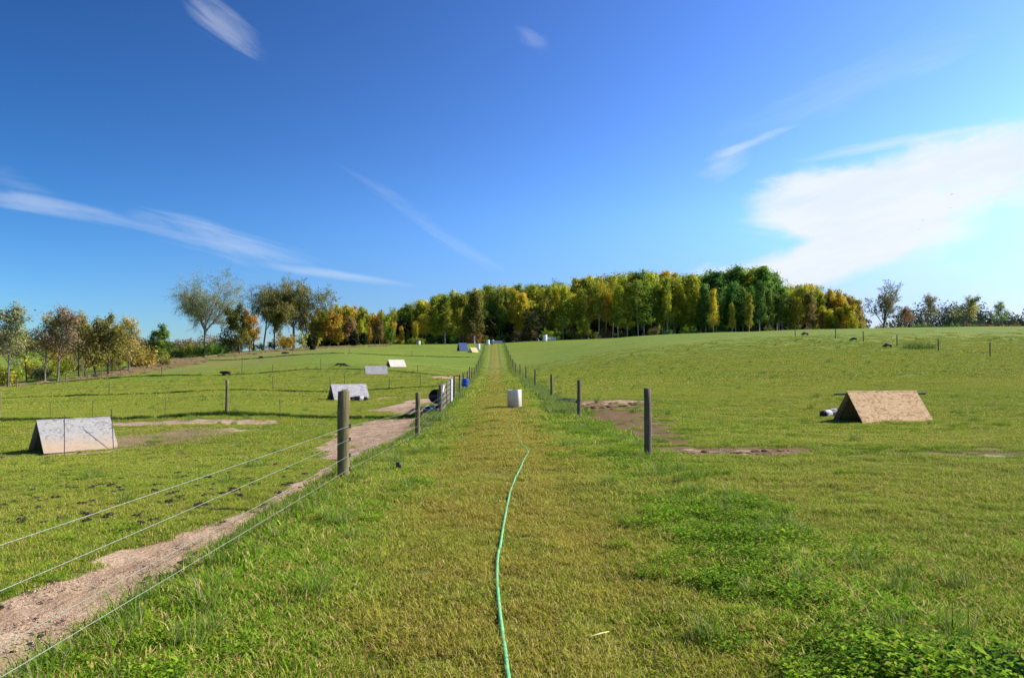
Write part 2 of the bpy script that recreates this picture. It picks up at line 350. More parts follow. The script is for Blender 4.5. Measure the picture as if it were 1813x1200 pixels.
# ---- blades of grass and small leaves: colour from place, per-blade value and the patch's own tint
def blade_mat(name, kind):
    m, t = newmat(name); pos = t.node('ShaderNodeNewGeometry').outputs['Position']; v = attr(t, 'v')
    lush, ochre, dry = [attr(t, k, 'INSTANCER') for k in ('lush', 'ochre', 'dry')]
    if kind == 'turf':
        c, _ = grass_mix(t, pos, lush, ochre, dry)
        c = t.mix(t.ramp(v, .72, .80), c, (.36, .29, .12)); c = t.mix(t.ramp(v, .93, .97), c, (.21, .115, .05))
        c = t.mix(1., c, t.mix(t.ramp(v, 0, .6, smooth=False), (.45, .52, .42), (1.78, 1.70, 1.25)), 'MULTIPLY')
    elif kind == 'weed':
        c = t.mix(t.ramp(v, .15, .9), (.065, .155, .006), (.330, .500, .024)); c = t.mix(t.ramp(t.noise(pos, 2.3, 3), .45, .68, 0, .7), c, (.075, .170, .012))
        c = t.mix(t.ramp(v, .90, .95), c, (.34, .33, .06))
    elif kind == 'rank': c = t.mix(v, (.022, .050, .008), (.075, .125, .018))  # dark weed green with the strips' shade mixed into the colour
    elif kind == 'long':
        c = t.mix(t.ramp(v, .0, .7), (.080, .165, .010), (.230, .340, .030))
        c = t.mix(t.ramp(v, .76, .84), c, (.40, .34, .15)); c = t.mix(dry, c, t.mix(v, (.30, .20, .09), (.46, .34, .17)))
    else:
        c = t.mix(v, (.34, .24, .10), (.62, .50, .27))
    p = principled(t, c, .7, .04); tr = t.node('ShaderNodeBsdfTranslucent'); t.put(tr.inputs[0], c)
    gn = t.node('ShaderNodeNewGeometry'); va = t.node('ShaderNodeVectorMath', operation='SCALE'); t.l.new(gn.outputs['Normal'], va.inputs[0]); va.inputs['Scale'].default_value = .55
    vb = t.node('ShaderNodeVectorMath', operation='ADD'); t.l.new(va.outputs[0], vb.inputs[0]); vb.inputs[1].default_value = (0, 0, .8 if kind == 'turf' else .25)
    vc = t.node('ShaderNodeVectorMath', operation='NORMALIZE'); t.l.new(vb.outputs[0], vc.inputs[0]); t.l.new(vc.outputs[0], p.inputs['Normal'])
    mx = t.node('ShaderNodeMixShader'); mx.inputs[0].default_value = .3
    t.l.new(p.outputs[0], mx.inputs[1]); t.l.new(tr.outputs[0], mx.inputs[2]); t.l.new(mx.outputs[0], t.out.inputs[0]); return m
for k in ('turf', 'weed', 'long', 'straw', 'rank'): M[k] = blade_mat('blades_' + k, k)
# ---- foliage of trees: colour given per tree
m, t = newmat('foliage'); oi = t.node('ShaderNodeObjectInfo'); v = attr(t, 'v'); cc = attr(t, 'c')
base = oi.outputs['Color']
hsn = t.node('ShaderNodeHueSaturation'); t.l.new(base, hsn.inputs['Color']); t.put(hsn.inputs['Hue'], t.m('ADD', .5, t.m('MULTIPLY', t.m('SUBTRACT', cc, .5), -.045)))
t.put(hsn.inputs['Value'], t.ramp(cc, 0, 1, .72, 1.6, False))
c = t.mix(1., hsn.outputs[0], t.mix(v, (.7, .72, .7), (1.7, 1.65, 1.4)), 'MULTIPLY')
p = principled(t, c, .7, .05); tr = t.node('ShaderNodeBsdfTranslucent'); t.put(tr.inputs[0], c)
mx = t.node('ShaderNodeMixShader'); mx.inputs[0].default_value = .42
t.l.new(p.outputs[0], mx.inputs[1]); t.l.new(tr.outputs[0], mx.inputs[2]); t.l.new(mx.outputs[0], t.out.inputs[0]); M['leaf'] = m
M['bark'] = simple('bark', (.085, .068, .052), (.22, .19, .155), 3, .9, .1, (1, 1, .25))
M['greyb'] = simple('grey_bark', (.16, .145, .115), (.32, .29, .24), 3, .9, .1, (1, 1, .3))
M['paleb'] = simple('pale_bark', (.30, .28, .24), (.56, .54, .48), 2.2, .85, .1, (1, 1, .6), lo=.3, hi=.6)
# weathered round posts: silvery pine with long checks and a darker foot
def wood(name, c1, c2, c3):
    m, t = newmat(name); mp = t.node('ShaderNodeMapping'); t.l.new(objco(t), mp.inputs[0]); mp.inputs['Scale'].default_value = (1, 1, .06)
    n = t.noise(mp.outputs[0], 38, 5, .7); n2 = t.noise(objco(t), 5, 4, .6)
    c = t.mix(t.ramp(n, .35, .65), c1, c2); c = t.mix(t.ramp(n2, .55, .75, 0, .7), c, c3)
    p = principled(t, c, .85, .15, n, .6, .006); t.l.new(p.outputs[0], t.out.inputs[0]); return m
M['post'] = wood('post_pine', (.10, .080, .030), (.235, .195, .090), (.11, .115, .040))
M['oldpost'] = wood('post_dark', (.075, .055, .034), (.19, .15, .10), (.12, .105, .07))
M['plank'] = wood('gate_plank', (.09, .07, .05), (.24, .19, .14), (.15, .12, .09))
# oriented strand board: flakes
def osb(name, cs, grain=(.6, .6, .6), weather=0.):
    m, t = newmat(name); co = objco(t)
    vo = t.node('ShaderNodeTexVoronoi', feature='F1'); mp = t.node('ShaderNodeMapping'); t.l.new(co, mp.inputs[0])
    mp.inputs['Scale'].default_value = (1, 1.3, 1.5); mp.inputs['Rotation'].default_value = (.3, .4, .5)
    t.l.new(mp.outputs[0], vo.inputs['Vector']); vo.inputs['Scale'].default_value = 13; vo.inputs['Randomness'].default_value = 1
    sx = t.node('ShaderNodeSeparateXYZ'); t.l.new(vo.outputs['Color'], sx.inputs[0])
    c = t.mix(sx.outputs[0], cs[0], cs[1]); c = t.mix(t.ramp(sx.outputs[1], .72, .9), c, cs[2])
    n = t.noise(co, 1.6, 5, .65)
    if weather:
        z = t.node('ShaderNodeSeparateXYZ'); t.l.new(co, z.inputs[0])
        low = t.ramp(t.m('ADD', z.outputs[2], t.m('MULTIPLY', n, .45)), .86, .30)
        c = t.mix(t.m('MULTIPLY', low, weather), c, cs[3])
    else: c = t.mix(t.ramp(n, .5, .75, 0, .35), c, cs[2])
    p = principled(t, c, .8, .2, sx.outputs[0], .35, .004); t.l.new(p.outputs[0], t.out.inputs[0]); return m
M['osb_new'] = osb('strand_board', [(.50, .30, .13), (.66, .43, .21), (.38, .21, .085)])
M['osb_old'] = osb('strand_board_weathered', [(.27, .25, .21), (.34, .32, .275), (.21, .195, .17), (.42, .28, .15)], weather=.75)
M['osb_grey'] = osb('strand_board_grey', [(.28, .255, .24), (.47, .43, .40), (.22, .20, .19), (.40, .32, .24)], weather=.5)
M['osb_pale'] = osb('strand_board_pale', [(.50, .45, .33), (.64, .58, .45), (.42, .36, .25), (.5, .4, .3)])
M['tarp'] = simple('blue_tarp', (.020, .050, .115), (.045, .09, .18), 3, .5, .4)
M['wire'] = simple('rope_wire', (.20, .22, .15), (.33, .35, .25), 60, .5, .4)
M['steel'] = simple('stake_steel', (.035, .032, .028), (.085, .075, .06), 30, .6, .4)
M['black'] = simple('black_rubber', (.008, .008, .010), (.025, .025, .028), 12, .5, .5)
M['navy'] = simple('navy_plastic', (.010, .018, .075), (.020, .032, .12), 8, .4, .5)
M['blue'] = simple('blue_plastic', (.012, .045, .34), (.02, .07, .46), 8, .35, .5)
M['white'] = simple('white_paint', (.66, .66, .62), (.82, .82, .78), 8, .5, .4)
M['grey'] = simple('grey_tin', (.30, .34, .38), (.48, .52, .56), 4, .5, .4)
M['clod'] = simple('dung', (.012, .010, .008), (.045, .034, .022), 60, .85, .2, bstr=.8, bdist=.01)
M['soil'] = simple('soil', (.10, .055, .030), (.30, .17, .095), 26, .95, .1, bstr=.9, bdist=.02)
M['yleaf'] = simple('fallen_leaf', (.55, .44, .12), (.80, .72, .34), 40, .7, .2)
# hose: pale green vinyl with a faint stripe along it
m, t = newmat('hose_green'); n = t.noise(objco(t), 30, 3); n2 = t.noise(objco(t), 4, 5, .7); p = principled(t, t.mix(t.ramp(n2, .55, .75, 0, .6), t.mix(t.ramp(n, .3, .7), (.12, .38, .11), (.22, .55, .19)), (.22, .25, .10)), .45, .5)
t.l.new(p.outputs[0], t.out.inputs[0]); M['hose'] = m
# drum: off-white plastic with mud towards one lower corner
m, t = newmat('drum_plastic'); co = objco(t); s = t.node('ShaderNodeSeparateXYZ'); t.l.new(co, s.inputs[0]); n = t.noise(co, 4.5, 5, .65)
g = t.m('ADD', t.m('ADD', t.m('MULTIPLY', s.outputs[2], 1.15), t.m('MULTIPLY', s.outputs[0], .75)), t.m('MULTIPLY', n, .8))
c = t.mix(t.ramp(g, .72, .30, 0, .95), (.74, .67, .56), (.20, .12, .06)); c = t.mix(t.ramp(g, 1.5, .5, 0, .75), c, (.52, .38, .25))
p = principled(t, c, .4, .4); t.l.new(p.outputs[0], t.out.inputs[0]); M['drum'] = m
# pigs: black, optionally with a white saddle across the shoulders (pattern lives on the animal)
def pigmat(name, belt):
    m, t = newmat(name); co = objco(t); n = t.noise(co, 3.2, 3, .5); nf = t.noise(co, 60, 3); s = t.node('ShaderNodeSeparateXYZ'); t.l.new(co, s.inputs[0])
    c = t.mix(nf, (.008, .007, .007), (.030, .026, .024))
    if belt:
        x = t.m('ADD', s.outputs[0], t.m('MULTIPLY', t.m('SUBTRACT', n, .5), .3))
        b = t.m('MULTIPLY', t.ramp(x, .10, .16), t.ramp(x, .42, .36)); c = t.mix(b, c, (.68, .62, .56))
    c = t.mix(t.ramp(s.outputs[0], .74, .78), c, (.42, .26, .22))
    p = principled(t, c, .6, .3, nf, .3, .004); t.l.new(p.outputs[0], t.out.inputs[0]); return m
M['pig'] = pigmat('pig_black', 0); M['pigbelt'] = pigmat('pig_belted', 1)

# ------------------------------------------------------------------ ground sheet and lane
def set_attr(me, name, arr):
    a = me.attributes.new(name, 'FLOAT', 'POINT'); a.data.foreach_set('value', np.asarray(arr, np.float32))
def grid_mesh(name, X, Y, Z, nr, nc, mat, wrap=False):
    v = np.stack([X.ravel(), Y.ravel(), Z.ravel()], 1)
    i = np.arange(nr - 1)[:, None]; j = np.arange(nc if wrap else nc - 1)[None, :]; j2 = (j + 1) % nc
    q = np.stack(np.broadcast_arrays(i * nc + j, i * nc + j2, (i + 1) * nc + j2, (i + 1) * nc + j), -1).reshape(-1, 4)
    me = bpy.data.meshes.new(name); me.vertices.add(len(v)); me.vertices.foreach_set('co', v.ravel())
    me.loops.add(q.size); me.loops.foreach_set('vertex_index', q.ravel().astype(np.int32))
    me.polygons.add(len(q)); me.polygons.foreach_set('loop_start', np.arange(0, q.size, 4, dtype=np.int32))
    me.polygons.foreach_set('use_smooth', np.ones(len(q), bool)); me.update(calc_edges=True)
    for k, a in masks(X.ravel(), Y.ravel()).items(): set_attr(me, k, a)
    me.materials.append(mat); o = bpy.data.objects.new(name, me); C.objects.link(o); return o
nr = 470
rr = .25 * (5200 / .25) ** (np.linspace(0, 1, nr) ** .93)
th = np.concatenate([np.linspace(-58, 58, 420), np.linspace(62, 298, 48)])
RR, TH = np.meshgrid(rr, np.radians(th), indexing='ij')
GX = RR * np.sin(TH); GY = RR * np.cos(TH)
GM = masks(GX, GY); GZ = tz(GX, GY) + np.maximum(GM['dirt'], GM['worn'])*sst(45, 25, RR)*((fbm(GX*6, GY*6, 12, 3)-.5)*.075 - .012)
g = grid_mesh('ground', GX, GY, GZ, nr, len(th), M['ground'], True)
# close the sheet under the camera, face normals up
bmv = len(g.data.vertices)
tag(g, kind='structure')
# the lane, a sheet just above the ground
ys = np.concatenate([np.linspace(-2, 40, 430), np.linspace(40.5, 232, 300)]); xs = np.linspace(-1.75, 1.85, 46)
LY, LX = np.meshgrid(ys, xs, indexing='ij')
edge = (vn(LY * .8, LX * 0, 77) - .5) * .3
LX = LX * (1 + edge * .3)
lz = tz(LX, LY) + .006 + .004 * sst(20, 80, LY) * 6 - .03 * (np.abs(LX) / 1.85) ** 8 * sst(20, 80, LY)
lane = grid_mesh('path', LX, LY, lz, len(ys), len(xs), M['ground']); tag(lane, kind='structure')

# ------------------------------------------------------------------ grass and weeds
rs = np.random.RandomState(4)
def blades(name, n, rad, hmin, hmax, wd, lean, mat, leafy=False, seed=0, rosette=False):
    q = np.random.RandomState(seed); V_ = []; F_ = []; A = []
    for i in range(n):
        r = rad * math.sqrt(q.rand()); a = q.rand() * 6.283; x, y = r*math.cos(a), r*math.sin(a)
        h = hmin + (hmax-hmin) * q.rand() ** 1.3; b = q.rand() * 6.283; l = lean * h * (.3 + q.rand()); vv = q.rand(); k = len(V_)
        dx, dy = math.cos(b), math.sin(b); px, py = -dy, dx; w_ = wd * (.7 + .6*q.rand())
        if leafy:   # a small oval leaf held on its stalk, tipped by a random angle
            cx, cy, cz = x, y, h; L = w_ * 1.5; ti = q.uniform(-.5, .9)
            V_ += [(cx-dx*L*.5, cy-dy*L*.5, cz-ti*L*.4), (cx+px*w_*.5, cy+py*w_*.5, cz+.1*L), (cx+dx*L*.5, cy+dy*L*.5, cz+ti*L*.4), (cx-px*w_*.5, cy-py*w_*.5, cz+.1*L),
                   (cx-dx*L*.5, cy-dy*L*.5, 0)]
            F_ += [(k, k+1, k+2), (k, k+2, k+3)]; A += [vv] * 5
        else:
            V_ += [(x-px*w_*.5, y-py*w_*.5, -.01), (x+px*w_*.5, y+py*w_*.5, -.01), (x+dx*l*.35+px*w_*.4, y+dy*l*.35+py*w_*.4, h*.6), (x+dx*l*.35-px*w_*.4, y+dy*l*.35-py*w_*.4, h*.6), (x+dx*l, y+dy*l, h)]
            F_ += [(k, k+1, k+2, k+3), (k+3, k+2, k+4)]; A += [vv] * 5
    me = bpy.data.meshes.new(name); me.from_pydata(V_, [], F_); me.update(); set_attr(me, 'v', A); me.materials.append(mat)
    return bpy.data.objects.new(name, me)
col = bpy.data.collections.new('grass_patches')        # only instanced, never linked to the scene
src = [blades('p00', 380, .20, .010, .045, .0055, 1.6, M['turf'], seed=1), blades('p01', 380, .20, .010, .050, .0060, 1.9, M['turf'], seed=2),
       blades('p02', 380, .20, .008, .036, .0060, 1.4, M['turf'], seed=3),
       blades('p03', 380, .42, .015, .060, .012, 1.6, M['turf'], seed=4), blades('p04', 380, .42, .015, .065, .012, 1.6, M['turf'], seed=5),
       blades('p05', 330, .85, .02, .10, .028, 1.3, M['turf'], seed=6), blades('p06', 330, .85, .02, .10, .028, 1.4, M['turf'], seed=7),
       blades('p07', 300, .19, .02, .10, .018, 0, M['weed'], True, seed=8), blades('p08', 300, .22, .02, .12, .022, 0, M['weed'], True, seed=9),
       blades('p09', 110, .12, .08, .26, .0065, .9, M['long'], seed=10), blades('p10', 110, .14, .08, .30, .0065, 1.1, M['long'], seed=11),
       blades('p11', 150, .45, .15, .42, .022, .7, M['long'], seed=12), blades('p12', 200, 1.0, .3, .8, .05, .5, M['long'], seed=13),
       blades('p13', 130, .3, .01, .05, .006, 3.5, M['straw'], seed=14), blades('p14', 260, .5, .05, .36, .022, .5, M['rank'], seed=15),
       blades('p15', 120, .22, .02, .09, .012, 1.2, M['long'], seed=16)]
for o in src: col.objects.link(o)
def scatter(name, pts, idx, scl, label, cat, tilt=.12):
    n = len(pts); X, Y = pts[:, 0], pts[:, 1]; Z = tz(X, Y); e = .15
    nx = -(tz(X+e, Y) - tz(X-e, Y)) / (2*e); ny = -(tz(X, Y+e) - tz(X, Y-e)) / (2*e)
    me = bpy.data.meshes.new(name); me.vertices.add(n); me.vertices.foreach_set('co', np.stack([X, Y, Z + .014], 1).ravel())
    rot = np.stack([-np.arctan(ny) * 1., np.arctan(nx) * 1., rs.rand(n) * 6.283], 1)
    # turn about z first, then lean with the slope: euler XYZ applies x, y, z in turn, so spin is baked in by leaning in the spun frame
    cz, sz = np.cos(rot[:, 2]), np.sin(rot[:, 2]); lx = rot[:, 0]*cz + rot[:, 1]*sz; ly = -rot[:, 0]*sz + rot[:, 1]*cz
    rot[:, 0] = lx; rot[:, 1] = ly
    a = me.attributes.new('rot', 'FLOAT_VECTOR', 'POINT'); a.data.foreach_set('vector', rot.astype(np.float32).ravel())
    set_attr(me, 'scl', scl); a = me.attributes.new('idx', 'INT', 'POINT'); a.data.foreach_set('value', idx.astype(np.int32))
    mk = masks(X, Y)
    for k in ('lush', 'ochre', 'dry'): set_attr(me, k, mk[k])
    o = bpy.data.objects.new(name, me); C.objects.link(o)
    ng = bpy.data.node_groups.new('scatter_' + name, 'GeometryNodeTree')
    ng.interface.new_socket('Geometry', in_out='INPUT', socket_type='NodeSocketGeometry'); ng.interface.new_socket('Geometry', in_out='OUTPUT', socket_type='NodeSocketGeometry')
    N = ng.nodes; L = ng.links; gi = N.new('NodeGroupInput'); go = N.new('NodeGroupOutput')
    ci = N.new('GeometryNodeCollectionInfo'); ci.inputs['Collection'].default_value = col; ci.inputs['Separate Children'].default_value = True; ci.inputs['Reset Children'].default_value = True
    ip = N.new('GeometryNodeInstanceOnPoints'); ip.inputs['Pick Instance'].default_value = True
    def na(nm, dt): q = N.new('GeometryNodeInputNamedAttribute'); q.data_type = dt; q.inputs[0].default_value = nm; return q.outputs[0]
    L.new(gi.outputs[0], ip.inputs['Points']); L.new(ci.outputs[0], ip.inputs['Instance']); L.new(na('idx', 'INT'), ip.inputs['Instance Index'])
    L.new(na('rot', 'FLOAT_VECTOR'), ip.inputs['Rotation']); L.new(na('scl', 'FLOAT'), ip.inputs['Scale']); L.new(ip.outputs[0], go.inputs[0])
    md = o.modifiers.new('scatter', 'NODES'); md.node_group = ng
    return tag(o, label, cat, kind='stuff')
def cand(y0, y1, dens, side=3.0, k=.74):
    """jittered grid of points over the wedge of ground ahead, so no holes open in the sward"""
    st = 1/math.sqrt(dens); W_ = k*y1 + side
    gx_, gy_ = np.meshgrid(np.arange(-W_, W_, st), np.arange(y0, y1, st)); gx_ = gx_ + (gy_/st % 2 > 1)*st*.5
    P = np.stack([gx_.ravel(), gy_.ravel()], 1) + (rs.rand(gx_.size, 2)-.5)*st*1.1
    return P[np.abs(P[:, 0]) < k*P[:, 1] + side]
# turf in three rings of coarser patches
PT, ID, SC = [], [], []
for (y0, y1, dens, ids, s0) in ((.6, 9, 30, (0, 1, 2), 1.), (9, 19, 17, (0, 1, 2), 1.15), (17, 48, 4.2, (3, 4), 1.), (44, 125, 1.05, (5, 6), 1.)):
    P = cand(y0, y1, dens); mk = masks(P[:, 0], P[:, 1]); keep = rs.rand(len(P)) > np.clip(mk['dirt'] * 1.9 - .25 + 1.25*mk['worn'], 0, .985); keep &= rs.rand(len(P)) > mk['straw'] * .6
    if y0 == 44: keep &= rs.rand(len(P)) < sst(128, 58, P[:, 1])
    P = P[keep]; mk = masks(P[:, 0], P[:, 1])
    path = np.exp(-((P[:, 0]-.15)/1.5)**4); PT.append(P); ID.append(rs.choice(ids, len(P)))
    hv = .95 + .38*fbm(P[:, 0]*.6, P[:, 1]*.6, 61, 2)
    SC.append(s0 * (.8 + .4*rs.rand(len(P))) * (1 - .25*path) * hv * (1 + .5*mk['lush']) * np.where(P[:, 0] > 3.2, .78, 1) * np.where(P[:, 0] < -2.8, .72, 1))
scatter('grass', np.concatenate(PT), np.concatenate(ID), np.concatenate(SC), 'short grazed green and straw coloured grass covering the lane and paddocks', 'grass')
# broad-leaved weeds in clumps: thick below the right fence, scattered on the left of the lane
PT, ID, SC = [], [], []
P = cand(1.5, 34, 16, 1.0, .74); X, Y = P[:, 0], P[:, 1]
clump = fbm(X*1.1, Y*1.1, 71, 3)
dens = np.exp(-((X-2.62-.12*np.sin(Y*.7))/.62)**2) * (.16 + sst(.34, .62, clump) * 1.0)
dens += np.exp(-((X-2.2)/.7)**2) * sst(.40, .66, clump) * .5
dens = dens + sst(-.5, -1.2, X) * sst(-3.0, -2.4, X) * sst(.50, .72, clump) * .7
dens = dens + .10 * sst(.60, .70, clump) + .14*sst(.56, .64, clump)*sst(3, 3.4, X)
dens = dens * (1 - masks(X, Y)['dirt']) * np.where(np.abs(X-.1) < .9, .25, 1)
k = rs.rand(len(P)) < dens; P = P[k]; PT.append(P); ID.append(rs.choice((7, 8), len(P)))
band = np.exp(-((P[:, 0]-2.5)/.9)**2); SC.append((.30+.55*rs.rand(len(P))) * (1 + .55*band*sst(12, 4, P[:, 1]) + .35*band))
P = cand(.5, 30, 14, .5); X = P[:, 0]; Y = P[:, 1]     # uncut grass below both fence lines
d = np.exp(-((X+2.3)/.22)**2) * .75 + np.exp(-((X-2.75)/.3)**2)*.35 + np.exp(-((X+1.9)/.5)**2)*.15 + .05*np.exp(-((X+1.6)/.8)**2) + np.exp(-((X-2.3)/.5)**2)*.1
k = rs.rand(len(P)) < d; P = P[k]; PT.append(P); ID.append(rs.choice((9, 10), len(P))); SC.append(.45 + .5*rs.rand(len(P)))
for yy0, yy1, ii, dd, ss in ((28, 215, 11, 1.0, .7),):
    Y = yy0 + (yy1-yy0)*rs.rand(1700)**1.3; X = np.where(rs.rand(1700) < .42, -2.3, 2.75) + rs.randn(1700)*.2
    PT.append(np.stack([X, Y], 1)); ID.append(np.full(1700, 11)); SC.append((.32 + .4*rs.rand(1700))*sst(230, 60, Y)+.12)
for kk, c in CROSS.items():                              # the uncut strips below the cross wires, their shade included in the dark tint
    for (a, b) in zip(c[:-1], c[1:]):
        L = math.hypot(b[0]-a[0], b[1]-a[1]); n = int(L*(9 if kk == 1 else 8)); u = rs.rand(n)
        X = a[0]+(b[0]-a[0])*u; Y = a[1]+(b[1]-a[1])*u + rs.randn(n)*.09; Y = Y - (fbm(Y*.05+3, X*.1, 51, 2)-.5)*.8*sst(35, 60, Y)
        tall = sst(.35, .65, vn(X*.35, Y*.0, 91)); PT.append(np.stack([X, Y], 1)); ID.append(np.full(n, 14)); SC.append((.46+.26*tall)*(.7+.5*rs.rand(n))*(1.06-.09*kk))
X = np.array([gx(x, 84) for x in (1622, 1632, 1640, 1648, 1655, 1628, 1645)]); PT.append(np.stack([X, 83+rs.rand(7)*2], 1)); ID.append(np.full(7, 11)); SC.append(np.full(7, 1.9))
P = cand(10, 105, .38); k = (np.abs(P[:, 0]-.3) > 2.6) & (rs.rand(len(P)) < .15+.85*sst(.45, .7, fbm(P[:, 0]*.12, P[:, 1]*.12, 88, 3))); P = P[k]; PT.append(P); ID.append(rs.choice((15, 15, 10), len(P))); SC.append((.35+.55*rs.rand(len(P)))*(1+P[:, 1]/110))
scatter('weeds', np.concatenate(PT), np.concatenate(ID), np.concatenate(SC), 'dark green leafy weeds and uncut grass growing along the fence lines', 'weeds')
# tall dry grass on the verge below the left trees
X = rs.uniform(-140, -12, 16000); Y = rs.uniform(60, 215, 16000); k = rs.rand(16000) < (masks(X, Y)['dry'] - .4) * .7
P = np.stack([X[k], Y[k]], 1); scatter('dry_grass', P, np.full(len(P), 12), .25+.45*rs.rand(len(P)), 'tall tan dry grass on the verge below the left row of trees', 'dry grass')
P = cand(22, 95, 2.5); k = rs.rand(len(P)) < masks(P[:, 0], P[:, 1])['straw']; P = P[k]; PS = [P]
X = rs.normal(-11.2, 1.1, 340); Y = rs.normal(27.2, .55, 340); PS.append(np.stack([X, Y], 1)); P = np.concatenate(PS)
scatter('straw_litter', P, np.full(len(P), 13), .8+.6*rs.rand(len(P)), 'loose golden straw spread on the ground beside the huts', 'straw')

# crumbs of dry soil over the bare ground
q = np.random.RandomState(3); V_, F_, A_ = [], [], []
for i in range(46):
    r_ = .22*math.sqrt(q.rand()); a_ = q.rand()*6.283; k_ = len(V_); z_ = .004+.011*q.rand()**2; c_ = (r_*math.cos(a_), r_*math.sin(a_))
    for dx_, dy_, dz_ in ((1, 0, 0), (0, 1, 0), (-1, 0, 0), (0, -1, 0), (0, 0, 1), (0, 0, -.5)): V_.append((c_[0]+dx_*z_*q.uniform(.7, 1.5), c_[1]+dy_*z_*q.uniform(.7, 1.5), dz_*z_*q.uniform(.6, 1.)+.002))
    F_ += [tuple(k_+n_ for n_ in f_) for f_ in ((0, 1, 4), (1, 2, 4), (2, 3, 4), (3, 0, 4), (1, 0, 5), (2, 1, 5), (3, 2, 5), (0, 3, 5))]
me = bpy.data.meshes.new('p16'); me.from_pydata(V_, [], F_); me.materials.append(simple('dry_crumbs', (.26, .16, .09), (.55, .40, .27), 30, .95, .1)); o = bpy.data.objects.new('p16', me); col.objects.link(o)
P = cand(1.5, 40, 14); k = rs.rand(len(P)) < sst(.3, .9, masks(P[:, 0], P[:, 1])['dirt']) * .8; P = P[k]
scatter('soil_crumbs', P, np.full(len(P), 16), .4+.8*rs.rand(len(P)), 'dry crumbs and pebbles scattered over the bare tan soil', 'soil')
# ------------------------------------------------------------------ trees
def leafquads(P, size, seed, cvals, up=.35):
    q = np.random.RandomState(seed); n = len(P); nrm = q.randn(n, 3); nrm[:, 2] = np.abs(nrm[:, 2]) + up; nrm /= np.linalg.norm(nrm, axis=1)[:, None]
    a = np.cross(nrm, q.randn(n, 3)); a /= np.linalg.norm(a, axis=1)[:, None]; b = np.cross(nrm, a)
    s = (size * (.6 + .8*q.rand(n)))[:, None]; P = np.asarray(P)
    vv = np.stack([P - a*s*.6, P - b*s*.38, P + a*s*.6, P + b*s*.38], 1).reshape(-1, 3); val = np.repeat(q.rand(n), 4); cv = np.repeat(cvals, 4)
    return vv, [(4*i, 4*i+1, 4*i+2, 4*i+3) for i in range(n)], val, cv
def crown_obj(P, size, seed, cvals, parent, name='crown'):
    v, f, a, c = leafquads(P, size, seed, cvals); o = mesh_obj(name, v, f, M['leaf'], parent); set_attr(o.data, 'v', a); set_attr(o.data, 'c', c); return o
def rot_about(v, axis, ang): return Matrix.Rotation(ang, 3, axis) @ v
def grow(rnd, mb, p, d, L, r, lvl, spec, tips):
    S = spec[lvl]; k = S.get('seg', 4); pts = [p.copy()]; rad = [r]; cur = p.copy(); dd = d.copy()
    for i in range(k):
        dd = (dd + Vector((rnd.gauss(0, 1), rnd.gauss(0, 1), rnd.gauss(0, 1)))*S.get('wob', .1) + Vector((0, 0, S.get('trop', 0)))).normalized()
        cur = cur + dd*(L/k); pts.append(cur.copy()); rad.append(r*(1-(i+1)/k*S.get('taper', .7)))
    mb.tube(pts, rad, 6 if lvl == 0 else (4 if lvl == 1 else 3), cap=False)
    if lvl + 1 < len(spec):
        N = spec[lvl+1]; n = N['n'] + rnd.choice((0, 0, 1))
        for j in range(n):
            f = N['from'] + (1-N['from'])*((j+rnd.random()*.8)/n); f = min(f, .999); x = f*k; i = int(x); q = pts[i].lerp(pts[i+1], x-i)
            dl = (pts[i+1]-pts[i]).normalized(); ax = dl.orthogonal().normalized(); ax = rot_about(ax, dl, j*2.4 + rnd.uniform(-.5, .5))
            nd = rot_about(dl, ax, R(rnd.uniform(*N['ang'])))
            sh = N.get('shape'); l = L*N['len']*rnd.uniform(.75, 1.2)*((1-.6*f) if sh == 'cone' else 1)
            grow(rnd, mb, q, nd, l, max(rad[i]*N.get('rr', .55), .02), lvl+1, spec, tips)
    else:
        for i in range(1, len(pts)): tips.append(pts[i])
def tree_proto(name, spec, H, tr, leaves, lsize, spread, bark, seed, trunkfrac=1., barkmat=None):
    rnd = random.Random(seed); q = np.random.RandomState(seed); e = empty(name); mb = MB(); tips = []
    grow(rnd, mb, Vector((0, 0, -.3)), Vector((rnd.uniform(-.04, .04), rnd.uniform(-.04, .04), 1)).normalized(), H*trunkfrac, tr, 0, spec, tips)
    mb.build('trunk', bark, e, True); T_ = np.array([tuple(x) for x in tips])
    per = max(1, int(round(leaves/len(T_)))) if leaves >= len(T_) else 1
    if leaves < len(T_): T_ = T_[q.permutation(len(T_))[:leaves]]
    cv = fbm(T_[:, 0]*.5+seed, T_[:, 2]*.5+T_[:, 1]*.3, seed, 2); cv = np.clip((cv-.5)*2.2+.5, 0, 1)
    P = np.repeat(T_, per, 0) + q.randn(len(T_)*per, 3)*spread; P[:, 2] = np.maximum(P[:, 2], .1)
    crown_obj(P, lsize, seed, np.repeat(cv, per), e); return e
ELM = [dict(seg=5, wob=.02, taper=.3), dict(n=9, **{'from': .80}, ang=(14, 54), len=1.35, rr=.62, seg=8, wob=.04, trop=-.028, taper=.8),
       dict(n=10, **{'from': .22}, ang=(15, 50), len=.46, rr=.6, seg=4, wob=.07, trop=-.05), dict(n=6, **{'from': .2}, ang=(18, 50), len=.50, rr=.62, seg=3, wob=.12, trop=-.06),
       dict(n=5, **{'from': .15}, ang=(20, 55), len=.55, rr=.6, seg=3, wob=.16, trop=-.12)]
SPARSE = [dict(seg=6, wob=.06, taper=.8), dict(n=11, **{'from': .30}, ang=(25, 50), len=.42, rr=.5, seg=5, wob=.1, trop=.06, shape='cone'),
          dict(n=6, **{'from': .2}, ang=(25, 55), len=.48, rr=.5, seg=3, wob=.15, trop=.03), dict(n=5, **{'from': .2}, ang=(25, 60), len=.5, rr=.55, seg=3, wob=.2)]
